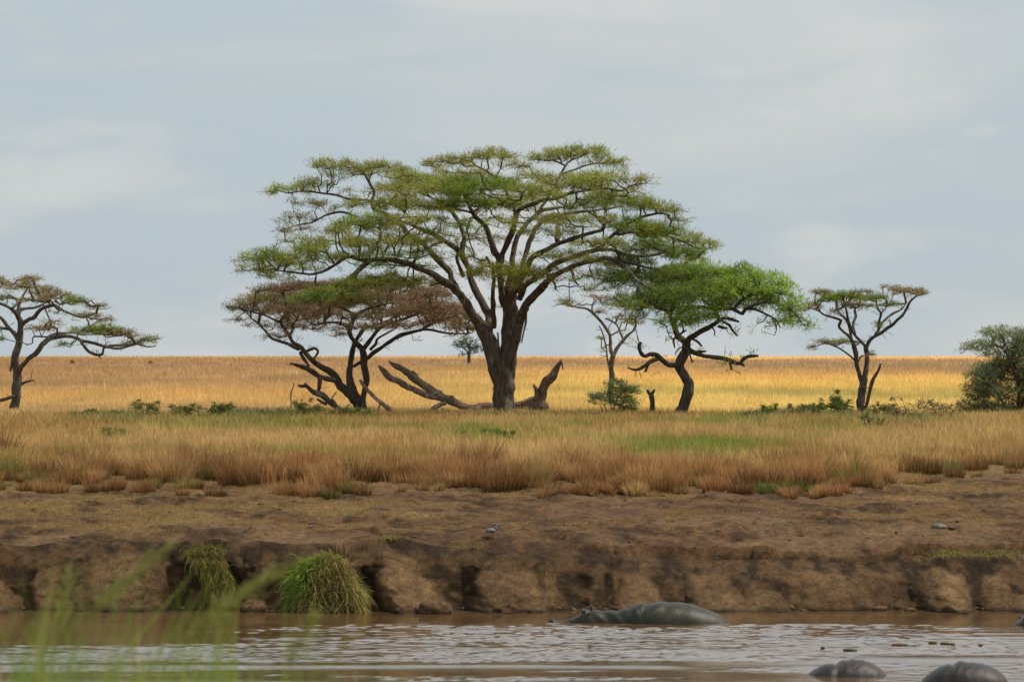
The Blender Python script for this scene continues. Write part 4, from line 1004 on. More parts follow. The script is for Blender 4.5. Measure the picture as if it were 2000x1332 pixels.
# ------------------------------------------------------------------ GRASS CLUMPS ON THE BANK, REEDS
def arc_clump(name, P, D, L, W, sag, colr, label, cat, origin, seg=6, kind=None, parent=None):
    """long drooping blades: start P, direction D, length L, sag = how much they bend down"""
    n = len(P); r = np.random.RandomState(n)
    side = np.cross(D, r.normal(0, 1, (n, 3))); side /= np.linalg.norm(side, axis=1)[:, None]+1e-9
    rows, cols = [], []
    for k in range(seg+1):
        t = k/seg
        c = P + D*(L*t)[:, None]; c = c.copy(); c[:, 2] -= sag*L*t*t
        w = (W*(1-t**2)*.5+.0004)[:, None]
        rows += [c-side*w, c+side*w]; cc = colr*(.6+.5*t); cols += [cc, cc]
    K = 2*(seg+1)
    V = np.stack(rows, 1).reshape(-1, 3); Cc = np.stack(cols, 1).reshape(-1, 3)
    b = np.arange(n)[:, None]*K
    q = np.concatenate([b+np.array([[2*k, 2*k+1, 2*k+3, 2*k+2]]) for k in range(seg)])
    o = mesh_obj(name, V, [q], M_GRASS, colors=np.clip(Cc, 0, .9), origin=origin, parent=parent)
    if parent is None:
        o.location = [float(v) for v in origin]
    return tag(o, label, cat, kind=kind)

def bank_clump():
    r = np.random.RandomState(77)
    n = 5200
    px = r.normal(0, .5, n); u = np.clip(px, -1.05, 1.05)
    cx, w = 632, 66
    u = r.uniform(-1, 1, n)
    topz = 1.12*(1-np.abs(u)**2.4)**.6*(1+.12*fbm(u*4, u*0, seed=151))
    zz = topz*r.uniform(0, 1, n)**.8
    X = (cx+u*w-1000)*62.9/F
    Y = 62.95 - .42*np.sqrt(np.clip(1-u*u, 0, 1))*(1-zz/1.7) + r.uniform(-.05, .2, n)
    P = np.stack([X, Y, zz+.05], -1)
    D = np.stack([u*.8+r.normal(0, .45, n), -.55+r.normal(0, .3, n), .35+.7*zz+r.normal(0, .4, n)], -1); D /= np.linalg.norm(D, axis=1)[:, None]
    L = r.uniform(.08, .5, n)*(.7+.6*(fbm(X*3, zz*3, seed=152) > 0))
    g = sst(.2, -.5, u+.25+r.normal(0, .25, n) - .8*(zz-.6))
    c = mixc(C(.44,.32,.13), C(.24,.40,.06), g); c = mixc(c, C(.22,.28,.055), (r.uniform(0, 1, n) < .35)*.9)*r.uniform(.55, 1.3, (n, 1))
    return arc_clump('grass_clump', P, D, L, np.full(n, .014), r.uniform(.3, 1.1, n), c, 'big domed tuft of green and straw grass growing at the waterline', 'grass clump', (float((cx-1000)*62.9/F), 62.9, 0.0))
bank_clump()

def plume():
    r = np.random.RandomState(78); n = 260
    x0 = (668-1000)*63.6/F
    P = np.stack([x0+r.normal(0, .06, n), 63.6+r.normal(0, .05, n), .98+r.uniform(0, .1, n)], -1)
    D = np.stack([r.normal(0, .13, n), r.normal(0, .1, n), np.ones(n)], -1); D /= np.linalg.norm(D, axis=1)[:, None]
    arc_clump('dry_grass_tuft', P, D, r.uniform(.2, .48, n), np.full(n, .012), np.full(n, .05), C(.42,.27,.15)*r.uniform(.7, 1.2, (n, 1)), 'thin pinkish dry tuft standing on top of the big green tuft', 'grass clump', (float(x0), 63.6, 1.0))
plume()

def hanging():
    r = np.random.RandomState(79); n = 2600
    t = r.uniform(0, 1, n)**1.1
    cx = np.interp(t, [0, .35, 1], [388, 418, 446]); w = np.interp(t, [0, .25, 1], [52, 28, 22])
    px = cx + r.uniform(-1, 1, n)*w
    zz = np.interp(t, [0, 1], [1.26, .08]) - .06*((px-400)/50)**2*(t < .2)
    X = (px-1000)*63.3/F
    Y = np.interp(t, [0, .1, 1], [63.75, 63.3, 63.05]) + r.normal(0, .05, n)
    D = np.stack([r.normal(.25, .4, n), -.4+r.normal(0, .3, n), np.where(t < .15, .9, -.4)+r.normal(0, .35, n)], -1); D /= np.linalg.norm(D, axis=1)[:, None]
    c = mixc(C(.33,.27,.085), C(.20,.24,.05), r.uniform(0, 1, n)); c = mixc(c, C(.30,.18,.08), (r.uniform(0, 1, n) < .25)*.8)*r.uniform(.5, 1.25, (n, 1))
    arc_clump('hanging_grass', P=np.stack([X, Y, zz], -1), D=D, L=r.uniform(.1, .3, n), W=np.full(n, .012), sag=r.uniform(.2, 1., n), colr=c, label='yellow-green grass hanging down the bank left of the big tuft', cat='grass clump', origin=(float((420-1000)*63.3/F), 63.5, 1.25))
hanging()

def small_lip_tufts():
    r = np.random.RandomState(80)
    spots = [(757, 1.34, 30, 'small yellow-green tuft on the bank lip above the mud spur'), (915, 1.12, 34, 'thin straw tuft on the bank edge below the bird'), (1850, 1.0, 60, 'sparse olive tuft above the rounded mud lump'), (1940, 1.0, 70, 'low olive turf patch on the bank at far right')]
    for i, (px, z, w, lab) in enumerate(spots):
        n = 420
        x0 = (px-1000)*64.4/F
        X = x0 + r.normal(0, .45, n)*w*64.4/F; Y = 64.35+r.uniform(-.2, .35, n)
        zz = zg(X, np.maximum(Y, 64.3))-.01
        D = np.stack([r.normal(.1, .5, n), -.6+r.normal(0, .4, n), .5+r.normal(0, .3, n)], -1); D /= np.linalg.norm(D, axis=1)[:, None]
        c = mixc(C(.28,.27,.07), C(.33,.24,.10), r.uniform(0, 1, n))*r.uniform(.6, 1.2, (n, 1))
        arc_clump('grass_tuft', np.stack([X, Y, zz], -1), D, r.uniform(.05, .17, n), np.full(n, .012), r.uniform(.3, 1.1, n), c, lab, 'grass clump', (float(x0), 64.4, float(zg(x0, 64.4))), seg=4)
small_lip_tufts()

def lone_tuft(px, Y, w, h, label, seed, cc):
    r = np.random.RandomState(seed); n = 700
    x0 = (px-1000)*Y/F
    a = r.uniform(0, 2*np.pi, n); q = np.sqrt(r.uniform(0, 1, n))*w/2
    X = x0+np.cos(a)*q; Yv = Y+np.sin(a)*q*.7
    D = np.stack([np.cos(a)*q/w*1.1, np.sin(a)*q/w*1.1, np.ones(n)], -1)+r.normal(0, .12, (n, 3)); D /= np.linalg.norm(D, axis=1)[:, None]
    arc_clump('grass_tuft', np.stack([X, Yv, zg(X, Yv)-.02], -1), D, h*r.uniform(.5, 1.1, n), np.full(n, .016), r.uniform(.05, .4, n), cc*r.uniform(.5, 1.25, (n, 1)), label, 'grass clump', (float(x0), Y, float(zg(x0, Y))), seg=4)
lone_tuft(1835, 87, 1.1, .45, 'separate olive tuft on the bare patch at right', 91, C(.26,.22,.08))
lone_tuft(1530, 78.5, 1.5, .38, 'dark green tuft at the front edge of the rusty grass', 92, C(.14,.17,.05))
lone_tuft(80, 80.5, .9, .16, 'low dark tuft on the trampled slope at far left', 93, C(.18,.14,.06))

def foreground():
    r = np.random.RandomState(99)
    P, D, L, W, S, cc = [], [], [], [], [], []
    def stalk(px, py_tip, Y, leanx, w, c, bend=.2):
        xt = (px-1000)*Y/F; zt = H-(py_tip-697)*Y/F
        zb = float(zg(0, Y))
        l = (zt-zb)/(1-bend)*1.0
        P.append([xt-leanx*l, Y, zb]); d = np.array([leanx, 0, 1.0]); D.append(d/np.linalg.norm(d)); L.append(l*np.linalg.norm(d)*1.0); W.append(w); S.append(bend/np.linalg.norm(d)); cc.append(c)
    g1, g2, g3 = C(.20,.31,.05), C(.32,.38,.08), C(.50,.40,.17)
    def gc():
        return [g1, g2, g3][r.choice(3, p=[.5, .35, .15])]*r.uniform(.7, 1.2)
    for k in range(60): stalk(r.normal(170, 22) if k % 2 else r.normal(262, 36), r.uniform(1070, 1250), r.uniform(11.5, 13.5), r.uniform(.25, .55), r.uniform(.003, .008), gc(), .12)
    for k in range(44): stalk(r.normal(395, 42), r.uniform(1105, 1260), r.uniform(12, 14), r.uniform(.25, .7), r.uniform(.003, .007), gc(), .12)
    for k in range(16): stalk(r.normal(95, 10), r.uniform(1080, 1200), r.uniform(12, 14), r.uniform(.05, .2), r.uniform(.006, .012), gc(), .05)
    for k in range(34): stalk(r.normal(430, 30), r.uniform(1130, 1280), r.uniform(12, 14), r.uniform(-.1, .35), r.uniform(.004, .009), gc(), .1)
    for k in range(1000): stalk(r.normal(120, 230), 1345-abs(r.normal(0, 78)), r.uniform(11, 14), r.normal(.08, .2), r.uniform(.003, .007), gc(), .12)
    for k in range(380): stalk(r.normal(420, 170), 1345-abs(r.normal(0, 36)), r.uniform(11, 14), r.normal(.05, .2), r.uniform(.003, .007), gc(), .12)
    for k in range(900): stalk(r.normal(60, 300), 1345+abs(r.normal(0, 60)), r.uniform(10, 14), r.normal(.05, .2), r.uniform(.004, .010), gc(), .12)
    # feathery flower heads on the leaning stalks
    for (hx, hy, lx, ly) in [(330,1062,160,1215),(300,1085,190,1180),(135,1120,118,1230),(520,1120,400,1215),(470,1150,370,1235),(560,1105,470,1165),(430,1180,385,1240),(610,1200,560,1300)]:
        Yh = r.uniform(12, 13.5)
        for q in range(110):
            t = r.uniform(0, 1); x = lx+(hx-lx)*t+r.normal(0, 4); y = ly+(hy-ly)*t+r.normal(0, 4)
            p0 = pos(x, y, Yh); d = np.array([(hx-lx), r.normal(0, 40), -(hy-ly)], float)+r.normal(0, 50, 3); d /= np.linalg.norm(d)
            P.append(p0); D.append(d); L.append(r.uniform(.04, .10)); W.append(r.uniform(.002, .004)); S.append(.1); cc.append([g2, g3][r.randint(2)]*r.uniform(.6, 1.0))
    P, D = np.array(P), np.array(D)
    arc_clump('reed_grass', P, D, np.array(L), np.array(W), np.array(S), np.array(cc), 'tall green grass stalks on the near bank, out of focus', 'grass', (0, 12, 3.2), seg=8, kind='stuff')
    # feathery seed heads and side leaves on the tallest stalks
foreground()

# ------------------------------------------------------------------ HIPPOS
def skin_mat(name, c1, c2, c3):
    m, nt, out = newmat(name)
    n = noise_node(nt, 2.2, 5, .6); r = ramp(nt, n.outputs['Fac'], [(.35, c1), (.55, c2), (.7, c3)])
    n2 = noise_node(nt, 9, 7, .7, (2.2, .6, .6))
    b = N(nt, 'ShaderNodeBsdfPrincipled'); nt.links.new(r.outputs[0], b.inputs['Base Color'])
    b.inputs['Roughness'].default_value = .48; b.inputs['Specular IOR Level'].default_value = .25
    bp = N(nt, 'ShaderNodeBump'); bp.inputs['Strength'].default_value = .35; bp.inputs['Distance'].default_value = .03
    nt.links.new(n2.outputs['Fac'], bp.inputs['Height']); nt.links.new(bp.outputs[0], b.inputs['Normal'])
    nt.links.new(b.outputs[0], out.inputs[0])
    return m
M_HIPPO = skin_mat('wet_hippo_skin', (.010,.010,.005), (.021,.020,.011), (.042,.036,.022))
M_HIPPO2 = skin_mat('wet_grey_hippo_skin', (.012,.009,.008), (.024,.019,.018), (.05,.033,.029))
M_DARK, _nt, _o = newmat('dark_wet')
_b = N(_nt, 'ShaderNodeBsdfPrincipled'); _n = noise_node(_nt, 30, 2); _r = ramp(_nt, _n.outputs['Fac'], [(.3, (.008,.007,.006)), (.7, (.02,.018,.015))]); _nt.links.new(_r.outputs[0], _b.inputs['Base Color']); _b.inputs['Roughness'].default_value = .25; _nt.links.new(_b.outputs[0], _o.inputs[0])

def loft(sec, res=6, sides=40, folds=None):
    """sec: list (x, ztop, zbottom, halfwidth, yoff) -> smooth closed body along x"""
    S = np.array(sec, float)
    P, _ = catmull(S[:, :3], S[:, 3], .03); 
    # resample remaining columns on the same parameter
    n = len(P); xs = P[:, 0]
    cols_ = [np.interp(np.linspace(0, 1, n), np.linspace(0, 1, len(S)), S[:, k]) for k in range(5)]
    x = np.interp(xs, S[:, 0], S[:, 0]); 
    zt = P[:, 1]; zb = P[:, 2]
    hw = np.interp(xs, S[:, 0], S[:, 3]); yo = np.interp(xs, S[:, 0], S[:, 4])
    a = np.linspace(0, 2*np.pi, sides, endpoint=False)
    A, X_ = np.meshgrid(a, xs)
    zc = (zt+zb)/2; hz = (zt-zb)/2
    e = .85
    ca, sa = np.cos(A), np.sin(A)
    y = yo[:, None] + hw[:, None]*np.sign(ca)*np.abs(ca)**e
    z = zc[:, None] + hz[:, None]*np.sign(sa)*np.abs(sa)**e
    k = np.zeros_like(y)
    if folds is not None: k = folds(X_, y, z)
    V = np.stack([X_, y+k*ca, z+k*np.maximum(sa, 0)], -1)
    m = len(xs)
    V = V.reshape(-1, 3)
    i = np.arange(m-1)[:, None]*sides; j = np.arange(sides)[None, :]; j2 = (j+1) % sides
    q = np.stack([i+j, i+sides+j, i+sides+j2, i+j2], -1).reshape(-1, 4)
    V = np.vstack([V, [xs[0], yo[0], zc[0]], [xs[-1], yo[-1], zc[-1]]])
    t = np.vstack([np.stack([np.full(sides, len(V)-2), j[0], j2[0]], -1), np.stack([np.full(sides, len(V)-1), (m-1)*sides+j2[0], (m-1)*sides+j[0]], -1)])
    return V, q, t

def blob(c, r, seg=16, rot=None):
    u = np.linspace(0, np.pi, seg//2+1)[1:-1]; v = np.linspace(0, 2*np.pi, seg, endpoint=False)
    U, Vv = np.meshgrid(u, v, indexing='ij')
    P = np.stack([np.sin(U)*np.cos(Vv)*r[0], np.sin(U)*np.sin(Vv)*r[1], np.cos(U)*r[2]], -1).reshape(-1, 3)
    P = np.vstack([P, [0, 0, r[2]], [0, 0, -r[2]]])
    n = len(u); i = np.arange(n-1)[:, None]*seg; j = np.arange(seg)[None, :]; j2 = (j+1) % seg
    q = np.stack([i+j, i+seg+j, i+seg+j2, i+j2], -1).reshape(-1, 4)
    t = np.vstack([np.stack([np.full(seg, n*seg), j[0], j2[0]], -1), np.stack([np.full(seg, n*seg+1), (n-1)*seg+j2[0], (n-1)*seg+j[0]], -1)])
    if rot is not None:
        P = P @ np.array(rot).T
    return P+np.array(c), q, t

def joinm(parts):
    V, Q, T = [], [], []; o = 0
    for v, q, t in parts:
        V.append(v); Q.append(q+o); T.append(t+o); o += len(v)
    return np.vstack(V), [np.vstack(Q), np.vstack(T)]

def rotx(a): return [[1,0,0],[0,math.cos(a),-math.sin(a)],[0,math.sin(a),math.cos(a)]]
def roty(a): return [[math.cos(a),0,math.sin(a)],[0,1,0],[-math.sin(a),0,math.cos(a)]]

def hippo(loc, label, mat, rotz=0):
    root = empty('hippo', loc); root.rotation_euler = (0, 0, rotz)
    tag(root, label, 'hippo', 'hippos in the river')
    # x in metres, snout at -1.75
    sec = [(-1.82,.01,-.18,.10,0),(-1.77,.065,-.24,.20,0),(-1.70,.08,-.26,.24,0),(-1.60,.06,-.27,.25,0),(-1.48,.07,-.27,.21,0),(-1.38,.095,-.28,.18,0),(-1.28,.135,-.3,.20,0),(-1.18,.20,-.33,.24,0),(-1.08,.27,-.38,.27,0),(-.95,.275,-.45,.30,0),
           (-.75,.265,-.52,.33,0),(-.5,.262,-.58,.38,0),(-.30,.30,-.62,.44,0),(-.12,.375,-.66,.50,0),(.1,.41,-.7,.55,0),(.4,.425,-.72,.60,0),(.7,.42,-.73,.61,0),(.95,.395,-.72,.60,0),(1.2,.32,-.70,.56,0),(1.45,.225,-.66,.48,0),(1.65,.11,-.6,.36,0),(1.78,-.02,-.5,.22,0),(1.84,-.12,-.4,.1,0)]
    def folds(x, y, z):
        f = .012*np.sin((x+z*.7)*26+1.5*np.sin(x*5))*np.exp(-((x+.55)/.45)**2)
        f += .016*np.sin((x*1.0-z*.9)*17+2*vnoise(x*2, z*3, seed=4))*np.exp(-((x-.25)/.45)**2)
        f += .02*np.exp(-((x-.02-(z-.2)*.55)/.035)**2)*-1
        f += .012*fbm(x*3, y*3, z*3, seed=5)
        return f
    V, q, t = loft(sec, folds=folds)
    # sculpt brow and nostril bumps into the same skin
    def bump(V, c, r, a):
        d = np.linalg.norm((V-np.array(c))/np.array(r), axis=1)
        V[:, 2] += a*np.exp(-d*d*1.6)
    for s in (-1, 1):
        bump(V, (-1.10, s*.15, .24), (.085, .075, .3), .055)
        bump(V, (-1.73, s*.11, .12), (.06, .07, .2), .045)
    mesh_obj('body', V, [q, t], mat, parent=root, smooth=True)
    for s in (-1, 1):
        ev, eq, et = blob((-1.125, s*.185, .262), (.030, .028, .026), 14)
        mesh_obj('eye', ev, [eq, et], M_DARK, parent=root, smooth=True)
        a, qa, ta = blob((-.955, s*.20, .315), (.022, .036, .052), 14, rotx(-s*.5))
        b, qb, tb = blob((-.968, s*.205, .318), (.014, .020, .034), 12, rotx(-s*.5))
        e = mesh_obj('ear', a, [qa, ta], mat, parent=root, smooth=True)
        mesh_obj('inner_ear', b, [qb, tb], M_DARK, parent=e, smooth=True)
        nv, nq, nt_ = blob((-1.775, s*.11, .085), (.018, .022, .012), 12, roty(-.5))
        mesh_obj('nostril', nv, [nq, nt_], M_DARK, parent=root, smooth=True)
    return root
def wx(px, Y): return (px-1000)*Y/F
hippo((wx(1250, 60.3), 60.3, -.035), 'long hippo lying by the bank, whole back and low head above water', M_HIPPO)
hippo((wx(2106, 59.8), 59.8, -.12), 'hippo with only ears and eyes showing at the right edge', M_HIPPO, .12)

def hippo_back(loc, label, sec, ridge, mat, rotz):
    def folds(x, y, z):
        f = -.03*np.exp(-((x-ridge-(z-.1)*.7)/.05)**2) + .016*np.exp(-((x-ridge-.08-(z-.1)*.7)/.05)**2)
        f += .008*np.sin((x-z)*30+3*vnoise(x*2, y*2, seed=6))*np.exp(-((x-ridge-.25)/.25)**2) + .02*fbm(x*2.2, y*2.2, z*2, seed=8)
        return f
    V, q, t = loft(sec, folds=folds)
    o = mesh_obj('hippo', V, [q, t], mat, smooth=True)
    o.location = loc; o.rotation_euler = (0, 0, rotz)
    return tag(o, label, 'hippo', 'hippos in the river')
hippo_back((wx(1655, 50.3), 50.3, 0), 'hippo back showing as a low brown-grey double hump, left of the bottom pair',
   [(-.78,-.2,-.5,.1,0),(-.70,-.06,-.55,.28,0),(-.62,.02,-.6,.36,0),(-.5,.10,-.65,.42,0),(-.35,.165,-.7,.47,0),(-.2,.185,-.72,.5,0),(-.05,.225,-.74,.53,0),(.1,.25,-.75,.54,0),(.25,.24,-.75,.53,0),(.4,.19,-.72,.5,0),(.52,.12,-.7,.44,0),(.62,.04,-.65,.38,0),(.72,-.06,-.6,.25,0),(.8,-.2,-.5,.1,0)], -.22, M_HIPPO2, .1)
hippo_back((wx(1884, 49.3), 49.3, 0), 'rounder darker hippo back in the bottom right corner',
   [(-.80,-.2,-.5,.1,0),(-.72,-.05,-.55,.28,0),(-.62,.06,-.6,.38,0),(-.5,.15,-.65,.46,0),(-.35,.235,-.7,.52,0),(-.18,.29,-.72,.56,0),(0,.31,-.74,.58,0),(.18,.30,-.75,.58,0),(.34,.265,-.75,.55,0),(.48,.21,-.72,.5,0),(.6,.13,-.7,.42,0),(.68,.02,-.65,.3,0),(.74,-.2,-.5,.12,0)], -.3, M_HIPPO2, -.1)

# ------------------------------------------------------------------ BIRD, STONES, FLOATING BITS
def flat_mat(name, c1, c2, sc=12, rough=.8):
    m, nt, out = newmat(name)
    n = noise_node(nt, sc, 4, .6); r = ramp(nt, n.outputs['Fac'], [(.35, c1), (.65, c2)])
    b = N(nt, 'ShaderNodeBsdfPrincipled'); nt.links.new(r.outputs[0], b.inputs['Base Color']); b.inputs['Roughness'].default_value = rough; b.inputs['Specular IOR Level'].default_value = .12
    bp = N(nt, 'ShaderNodeBump'); bp.inputs['Strength'].default_value = .4; bp.inputs['Distance'].default_value = .02
    nt.links.new(n.outputs['Fac'], bp.inputs['Height']); nt.links.new(bp.outputs[0], b.inputs['Normal'])
    nt.links.new(b.outputs[0], out.inputs[0]); return m
M_GREY = flat_mat('grey_feathers', (.09,.09,.095), (.24,.24,.25)); M_BLACK = flat_mat('black_feathers', (.006,.006,.007), (.02,.02,.022)); M_WHITE = flat_mat('white_feathers', (.62,.62,.6), (.8,.8,.78))
M_STONE = flat_mat('grey_stone', (.07,.07,.052), (.16,.16,.12), 8); M_CLOD = flat_mat('dark_clod', (.045,.027,.014), (.13,.078,.04), 10, .95)
M_WEED = flat_mat('floating_weed', (.05,.033,.015), (.13,.08,.035), 20); M_WEEDG = flat_mat('green_weed', (.05,.06,.02), (.10,.11,.04), 20)

def bird(px, Y, label):
    x = wx(px, Y); z = float(zg(x, Y))
    root = empty('bird', (x, Y, z)); root.rotation_euler = (0, 0, .7); root.scale = (1.15, 1.15, 1.15); tag(root, label, 'bird')
    # one continuous body: tail - breast - neck - head
    body = [(-.13,.135,.125,.008,0),(-.09,.155,.118,.022,0),(-.04,.178,.105,.042,0),(.0,.19,.10,.052,0),(.04,.20,.11,.050,0),(.065,.22,.13,.038,0),(.08,.245,.155,.025,0),(.10,.262,.20,.026,0),(.118,.258,.215,.022,0),(.13,.245,.228,.008,0)]
    V, q, t = loft(body, sides=20)
    o = mesh_obj('body', V, [q, t], M_GREY, parent=root, smooth=True)
    for s in (-1, 1):
        w, wq, wt = blob((-.035, s*.042, .155), (.095, .016, .036), 16, roty(.18)); mesh_obj('wing', w, [wq, wt], M_GREY, parent=root, smooth=True)
        P = np.array([[0.0, s*.018, .115], [-.008, s*.018, .06], [0.0, s*.018, 0.0]]); V, q, t = tube(P, np.array([.006, .004, .004]), 6, 0); mesh_obj('leg', V, [q, t], M_BLACK, parent=root)
    a, aq, at_ = blob((.045, 0, .165), (.036, .054, .05), 16); mesh_obj('breast', a, [aq, at_], M_BLACK, parent=root, smooth=True)
    a, aq, at_ = blob((.094, 0, .228), (.024, .030, .024), 16); mesh_obj('face_patch', a, [aq, at_], M_BLACK, parent=root, smooth=True)
    P = np.array([[.12, 0, .237], [.14, 0, .235], [.155, 0, .230]]); V, q, t = tube(P, np.array([.006, .004, .001]), 6, 0); mesh_obj('beak', V, [q, t], M_BLACK, parent=root)
    P = np.array([[-.10, 0, .14], [-.14, 0, .13], [-.175, 0, .118]]); V, q, t = tube(P, np.array([.018, .02, .014]), 8, 0); V[:, 2] = .13+(V[:, 2]-.13)*.5; mesh_obj('tail', V, [q, t], M_BLACK, parent=root)
    return root
bird(962, 65.2, 'small black, white and grey plover-like bird standing on the bank')

def stone(px, Y, r, label, mat, seed, name='stone', z=None, cat='stone', group=None):
    x = wx(px, Y); z = float(zg(x, Y)) if z is None else z
    V, q, t = blob((0, 0, 0), (1, 1, 1), 28)
    k = 1+.25*fbm(V[:, 0]*1.5+seed, V[:, 1]*1.5, V[:, 2]*1.5, seed=seed)+.1*fbm(V[:, 0]*5, V[:, 1]*5, V[:, 2]*5, seed=seed+1)
    V = V*k[:, None]*np.array(r); 
    o = mesh_obj(name, V, [q, t], mat, smooth=True); o.location = (x, Y, z+r[2]*.35)
    return tag(o, label, cat, group)
stone(1833, 67.2, (.17, .12, .075), 'flat grey-green stone on the bare bank at right', M_STONE, 3)
stone(1858, 67.4, (.10, .06, .03), 'small dark clod just right of the flat grey stone', M_CLOD, 5)
stone(1484, 70.5, (.03, .025, .02), 'tiny pale pebble on the bare bank', M_WHITE, 6)
stone(495, 62.75, (.27, .2, .17), 'rounded mud lump at the waterline left of the big tuft', M_CLOD, 7, 'mud_lump', .0, 'mud lump')
stone(850, 62.35, (.36, .25, .2), 'rough mud lump at the foot of the long mud spur', M_CLOD, 8, 'mud_lump', .0, 'mud lump')
for i, (px, py, a, m, lab) in enumerate([(1766, 1247, .10, M_WEED, 'darkest clump of floating weed, furthest back'), (1758, 1260, .15, M_WEED, 'long low clump of floating weed'), (1822, 1256, .08, M_WEED, 'small weed clump right of the long one'), (1845, 1258, .09, M_WEED, 'weed clump with a knob, right of centre'),
      (1860, 1259, .05, M_WEED, 'tiny rightmost scrap of floating weed'), (1660, 1270, .13, M_WEEDG, 'green scrap of floating weed'), (1607, 1266, .04, M_WEEDG, 'tiny floating scrap nearest the left'), (1915, 1261, .04, M_WEED, 'little dark scrap of weed far right')]):
    Yw = F*H/(py-697)
    stone(px, Yw, (a, a*.7, .03), lab, m, 20+i, 'floating_weed', .0, 'floating weed', 'weed floating in the river')
def rubble():
    r = np.random.RandomState(55); parts = []
    for i in range(240):
        if i < 110: px = r.uniform(-300, 2300); Yr = 63.15+r.normal(0, .12); x = wx(px, Yr); z = r.uniform(-.02, .05); a = r.uniform(.03, .11)
        else: Yr = r.uniform(64.6, 79); x = r.uniform(-14, 14); z = float(zg(x, Yr)); a = r.uniform(.015, .055)
        V, q, t = blob((0, 0, 0), (1, 1, 1), 8)
        V = V*(1+.35*fbm(V[:, 0]*1.7+i, V[:, 1]*1.7, V[:, 2]*1.7, seed=i))[:, None]*np.array([a*r.uniform(.8, 1.7), a, a*.6]) + np.array([x, Yr, z+a*.2])
        parts.append((V, q, t))
    V, fs = joinm(parts)
    tag(mesh_obj('rubble', V, fs, M_CLOD), 'crumbled clods of earth along the waterline and on the slope', 'rubble', kind='stuff')
rubble()
# far dark specks on the plain
for i, (px, Y, a, lab) in enumerate([(142, 318, .42, 'small dark mound on the plain left of the far pair'), (195, 395, .36, 'small dark mound close to the skyline at left'), (148, 168, .10, 'dark clod in the grass beyond the left tree'), (294, 312, .35, 'faint low dark patch of brush on the plain')]):
    stone(px, Y, (a*.62, a*.5, a*.55), lab, M_CLOD, 40+i, 'earth_mound', float(zg(wx(px, Y), Y))+.2*min(1, a*2), 'mound')

# ------------------------------------------------------------------ SKY, SUN, CAMERA
sd = Vector((.55, .10, .95)).normalized()
el = math.asin(sd.z); az = math.atan2(sd.x, sd.y)
w = bpy.data.worlds.new('World'); scene.world = w; w.use_nodes = True
nt = w.node_tree; nt.nodes.clear()
out = N(nt, 'ShaderNodeOutputWorld'); bg = N(nt, 'ShaderNodeBackground')
sky = N(nt, 'ShaderNodeTexSky', sky_type='NISHITA', sun_disc=False, sun_elevation=el, sun_rotation=az); sky.dust_density = 2.5
tc = N(nt, 'ShaderNodeTexCoord')
def cloud(scale, mp, det, lo, hi):
    m = N(nt, 'ShaderNodeMapping'); m.inputs['Scale'].default_value = mp; m.inputs['Location'].default_value = (3.1, 1.7, .4)
    nt.links.new(tc.outputs['Generated'], m.inputs['Vector'])
    n = N(nt, 'ShaderNodeTexNoise'); n.inputs['Scale'].default_value = scale; n.inputs['Detail'].default_value = det; n.inputs['Roughness'].default_value = .5; n.inputs['Distortion'].default_value = .3
    nt.links.new(m.outputs[0], n.inputs['Vector'])
    r = N(nt, 'ShaderNodeMapRange', interpolation_type='SMOOTHSTEP'); r.inputs['From Min'].default_value = lo; r.inputs['From Max'].default_value = hi
    nt.links.new(n.outputs['Fac'], r.inputs['Value']); return r
c1 = cloud(3.2, (1.6, 1.6, 8), 6, .42, .68)
c2 = cloud(8, (1.2, 1.2, 3.6), 7, .50, .66)
# the overcast sheet over the blue
sc_ = N(nt, 'ShaderNodeMix', data_type='RGBA', blend_type='MULTIPLY'); sc_.inputs[0].default_value = 1; sc_.inputs[7].default_value = (.55, .55, .55, 1)
nt.links.new(sky.outputs[0], sc_.inputs[6])
K = 10.0   # world strength below is 0.1
def mixn(fac, a, b):
    m = N(nt, 'ShaderNodeMix', data_type='RGBA')
    if isinstance(fac, float): m.inputs[0].default_value = fac
    else: nt.links.new(fac, m.inputs[0])
    for s, v in ((6, a), (7, b)):
        if isinstance(v, tuple): m.inputs[s].default_value = (*v, 1)
        else: nt.links.new(v, m.inputs[s])
    return m.outputs[2]
sheet = mixn(c1.outputs[0], (.465*K, .540*K, .578*K), (.565*K, .595*K, .600*K))
f2 = N(nt, 'ShaderNodeMath', operation='MULTIPLY'); f2.inputs[1].default_value = .5; nt.links.new(c2.outputs[0], f2.inputs[0])
sheet = mixn(f2.outputs[0], sheet, (.68*K, .665*K, .64*K))
sheetmix = mixn(.87, sc_.outputs[2], sheet)
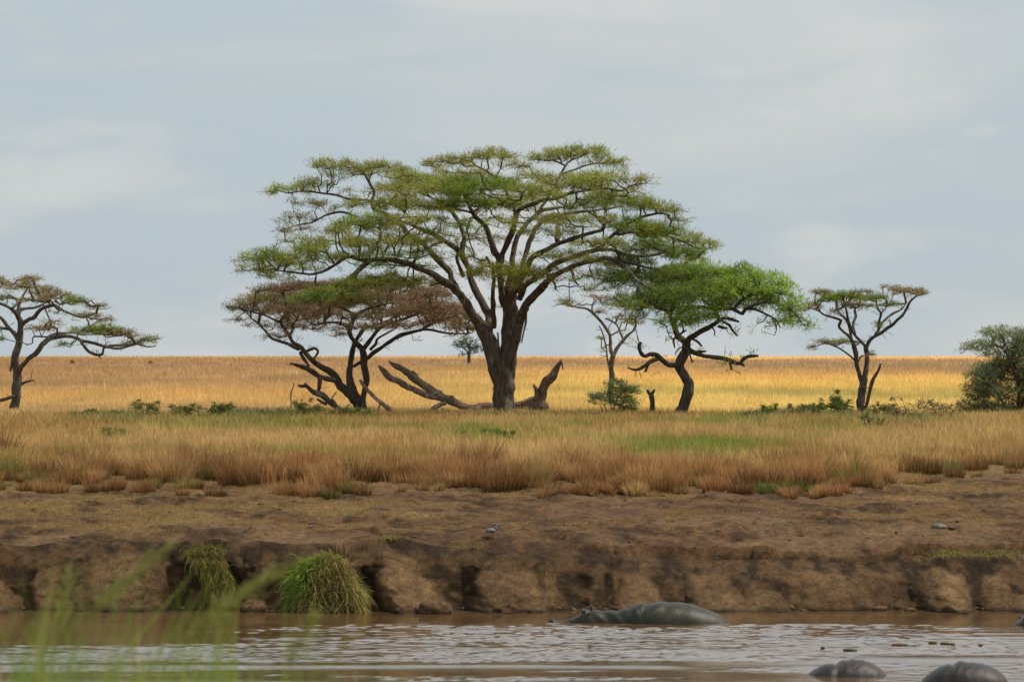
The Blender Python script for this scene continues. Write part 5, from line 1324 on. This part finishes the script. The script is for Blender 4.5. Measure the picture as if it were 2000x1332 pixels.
# sky band above the view brightened to lift water glints, dimmed toward the zenith
sx = N(nt, 'ShaderNodeSeparateXYZ'); nt.links.new(tc.outputs['Generated'], sx.inputs[0])
mr = N(nt, 'ShaderNodeMapRange', interpolation_type='SMOOTHSTEP'); mr.inputs['From Min'].default_value = .10; mr.inputs['From Max'].default_value = .34; mr.inputs['To Min'].default_value = 1.13; mr.inputs['To Max'].default_value = 2.05
nt.links.new(sx.outputs['Z'], mr.inputs['Value'])
mr2 = N(nt, 'ShaderNodeMapRange', interpolation_type='SMOOTHSTEP'); mr2.inputs['From Min'].default_value = .42; mr2.inputs['From Max'].default_value = .8; mr2.inputs['To Min'].default_value = 1.0; mr2.inputs['To Max'].default_value = .5
nt.links.new(sx.outputs['Z'], mr2.inputs['Value'])
mm = N(nt, 'ShaderNodeMath', operation='MULTIPLY'); nt.links.new(mr.outputs[0], mm.inputs[0]); nt.links.new(mr2.outputs[0], mm.inputs[1])
vm = N(nt, 'ShaderNodeVectorMath', operation='SCALE'); nt.links.new(sheetmix, vm.inputs[0]); nt.links.new(mm.outputs[0], vm.inputs['Scale'])
final = vm.outputs[0]
nt.links.new(final, bg.inputs['Color']); bg.inputs['Strength'].default_value = .1
nt.links.new(bg.outputs[0], out.inputs[0])

ld = bpy.data.lights.new('sun', 'SUN'); ld.energy = 4.7; ld.angle = math.radians(5); ld.color = (1, .92, .80)
lo_ = bpy.data.objects.new('sun', ld); link(lo_); lo_.rotation_euler = (-sd).to_track_quat('-Z', 'Y').to_euler(); lo_.location = (0, 60, 60)

cd = bpy.data.cameras.new('camera'); cam = bpy.data.objects.new('camera', cd); link(cam)
cam.location = (0, 0, H); cam.rotation_euler = (math.radians(90), 0, 0)
cd.sensor_width = 36; cd.lens = 108; cd.shift_y = 31/2000.; cd.clip_end = 20000; cd.clip_start = .5
cd.dof.use_dof = True; cd.dof.focus_distance = 118; cd.dof.aperture_fstop = 3.3
scene.camera = cam
scene.view_settings.view_transform = 'Standard'; scene.view_settings.look = 'None'; scene.view_settings.exposure = 0
scene.render.engine = 'CYCLES'
scene.cycles.use_denoising = True
scene.cycles.max_bounces = 8; scene.cycles.transparent_max_bounces = 8
scene.render.resolution_x = 1024; scene.render.resolution_y = 681
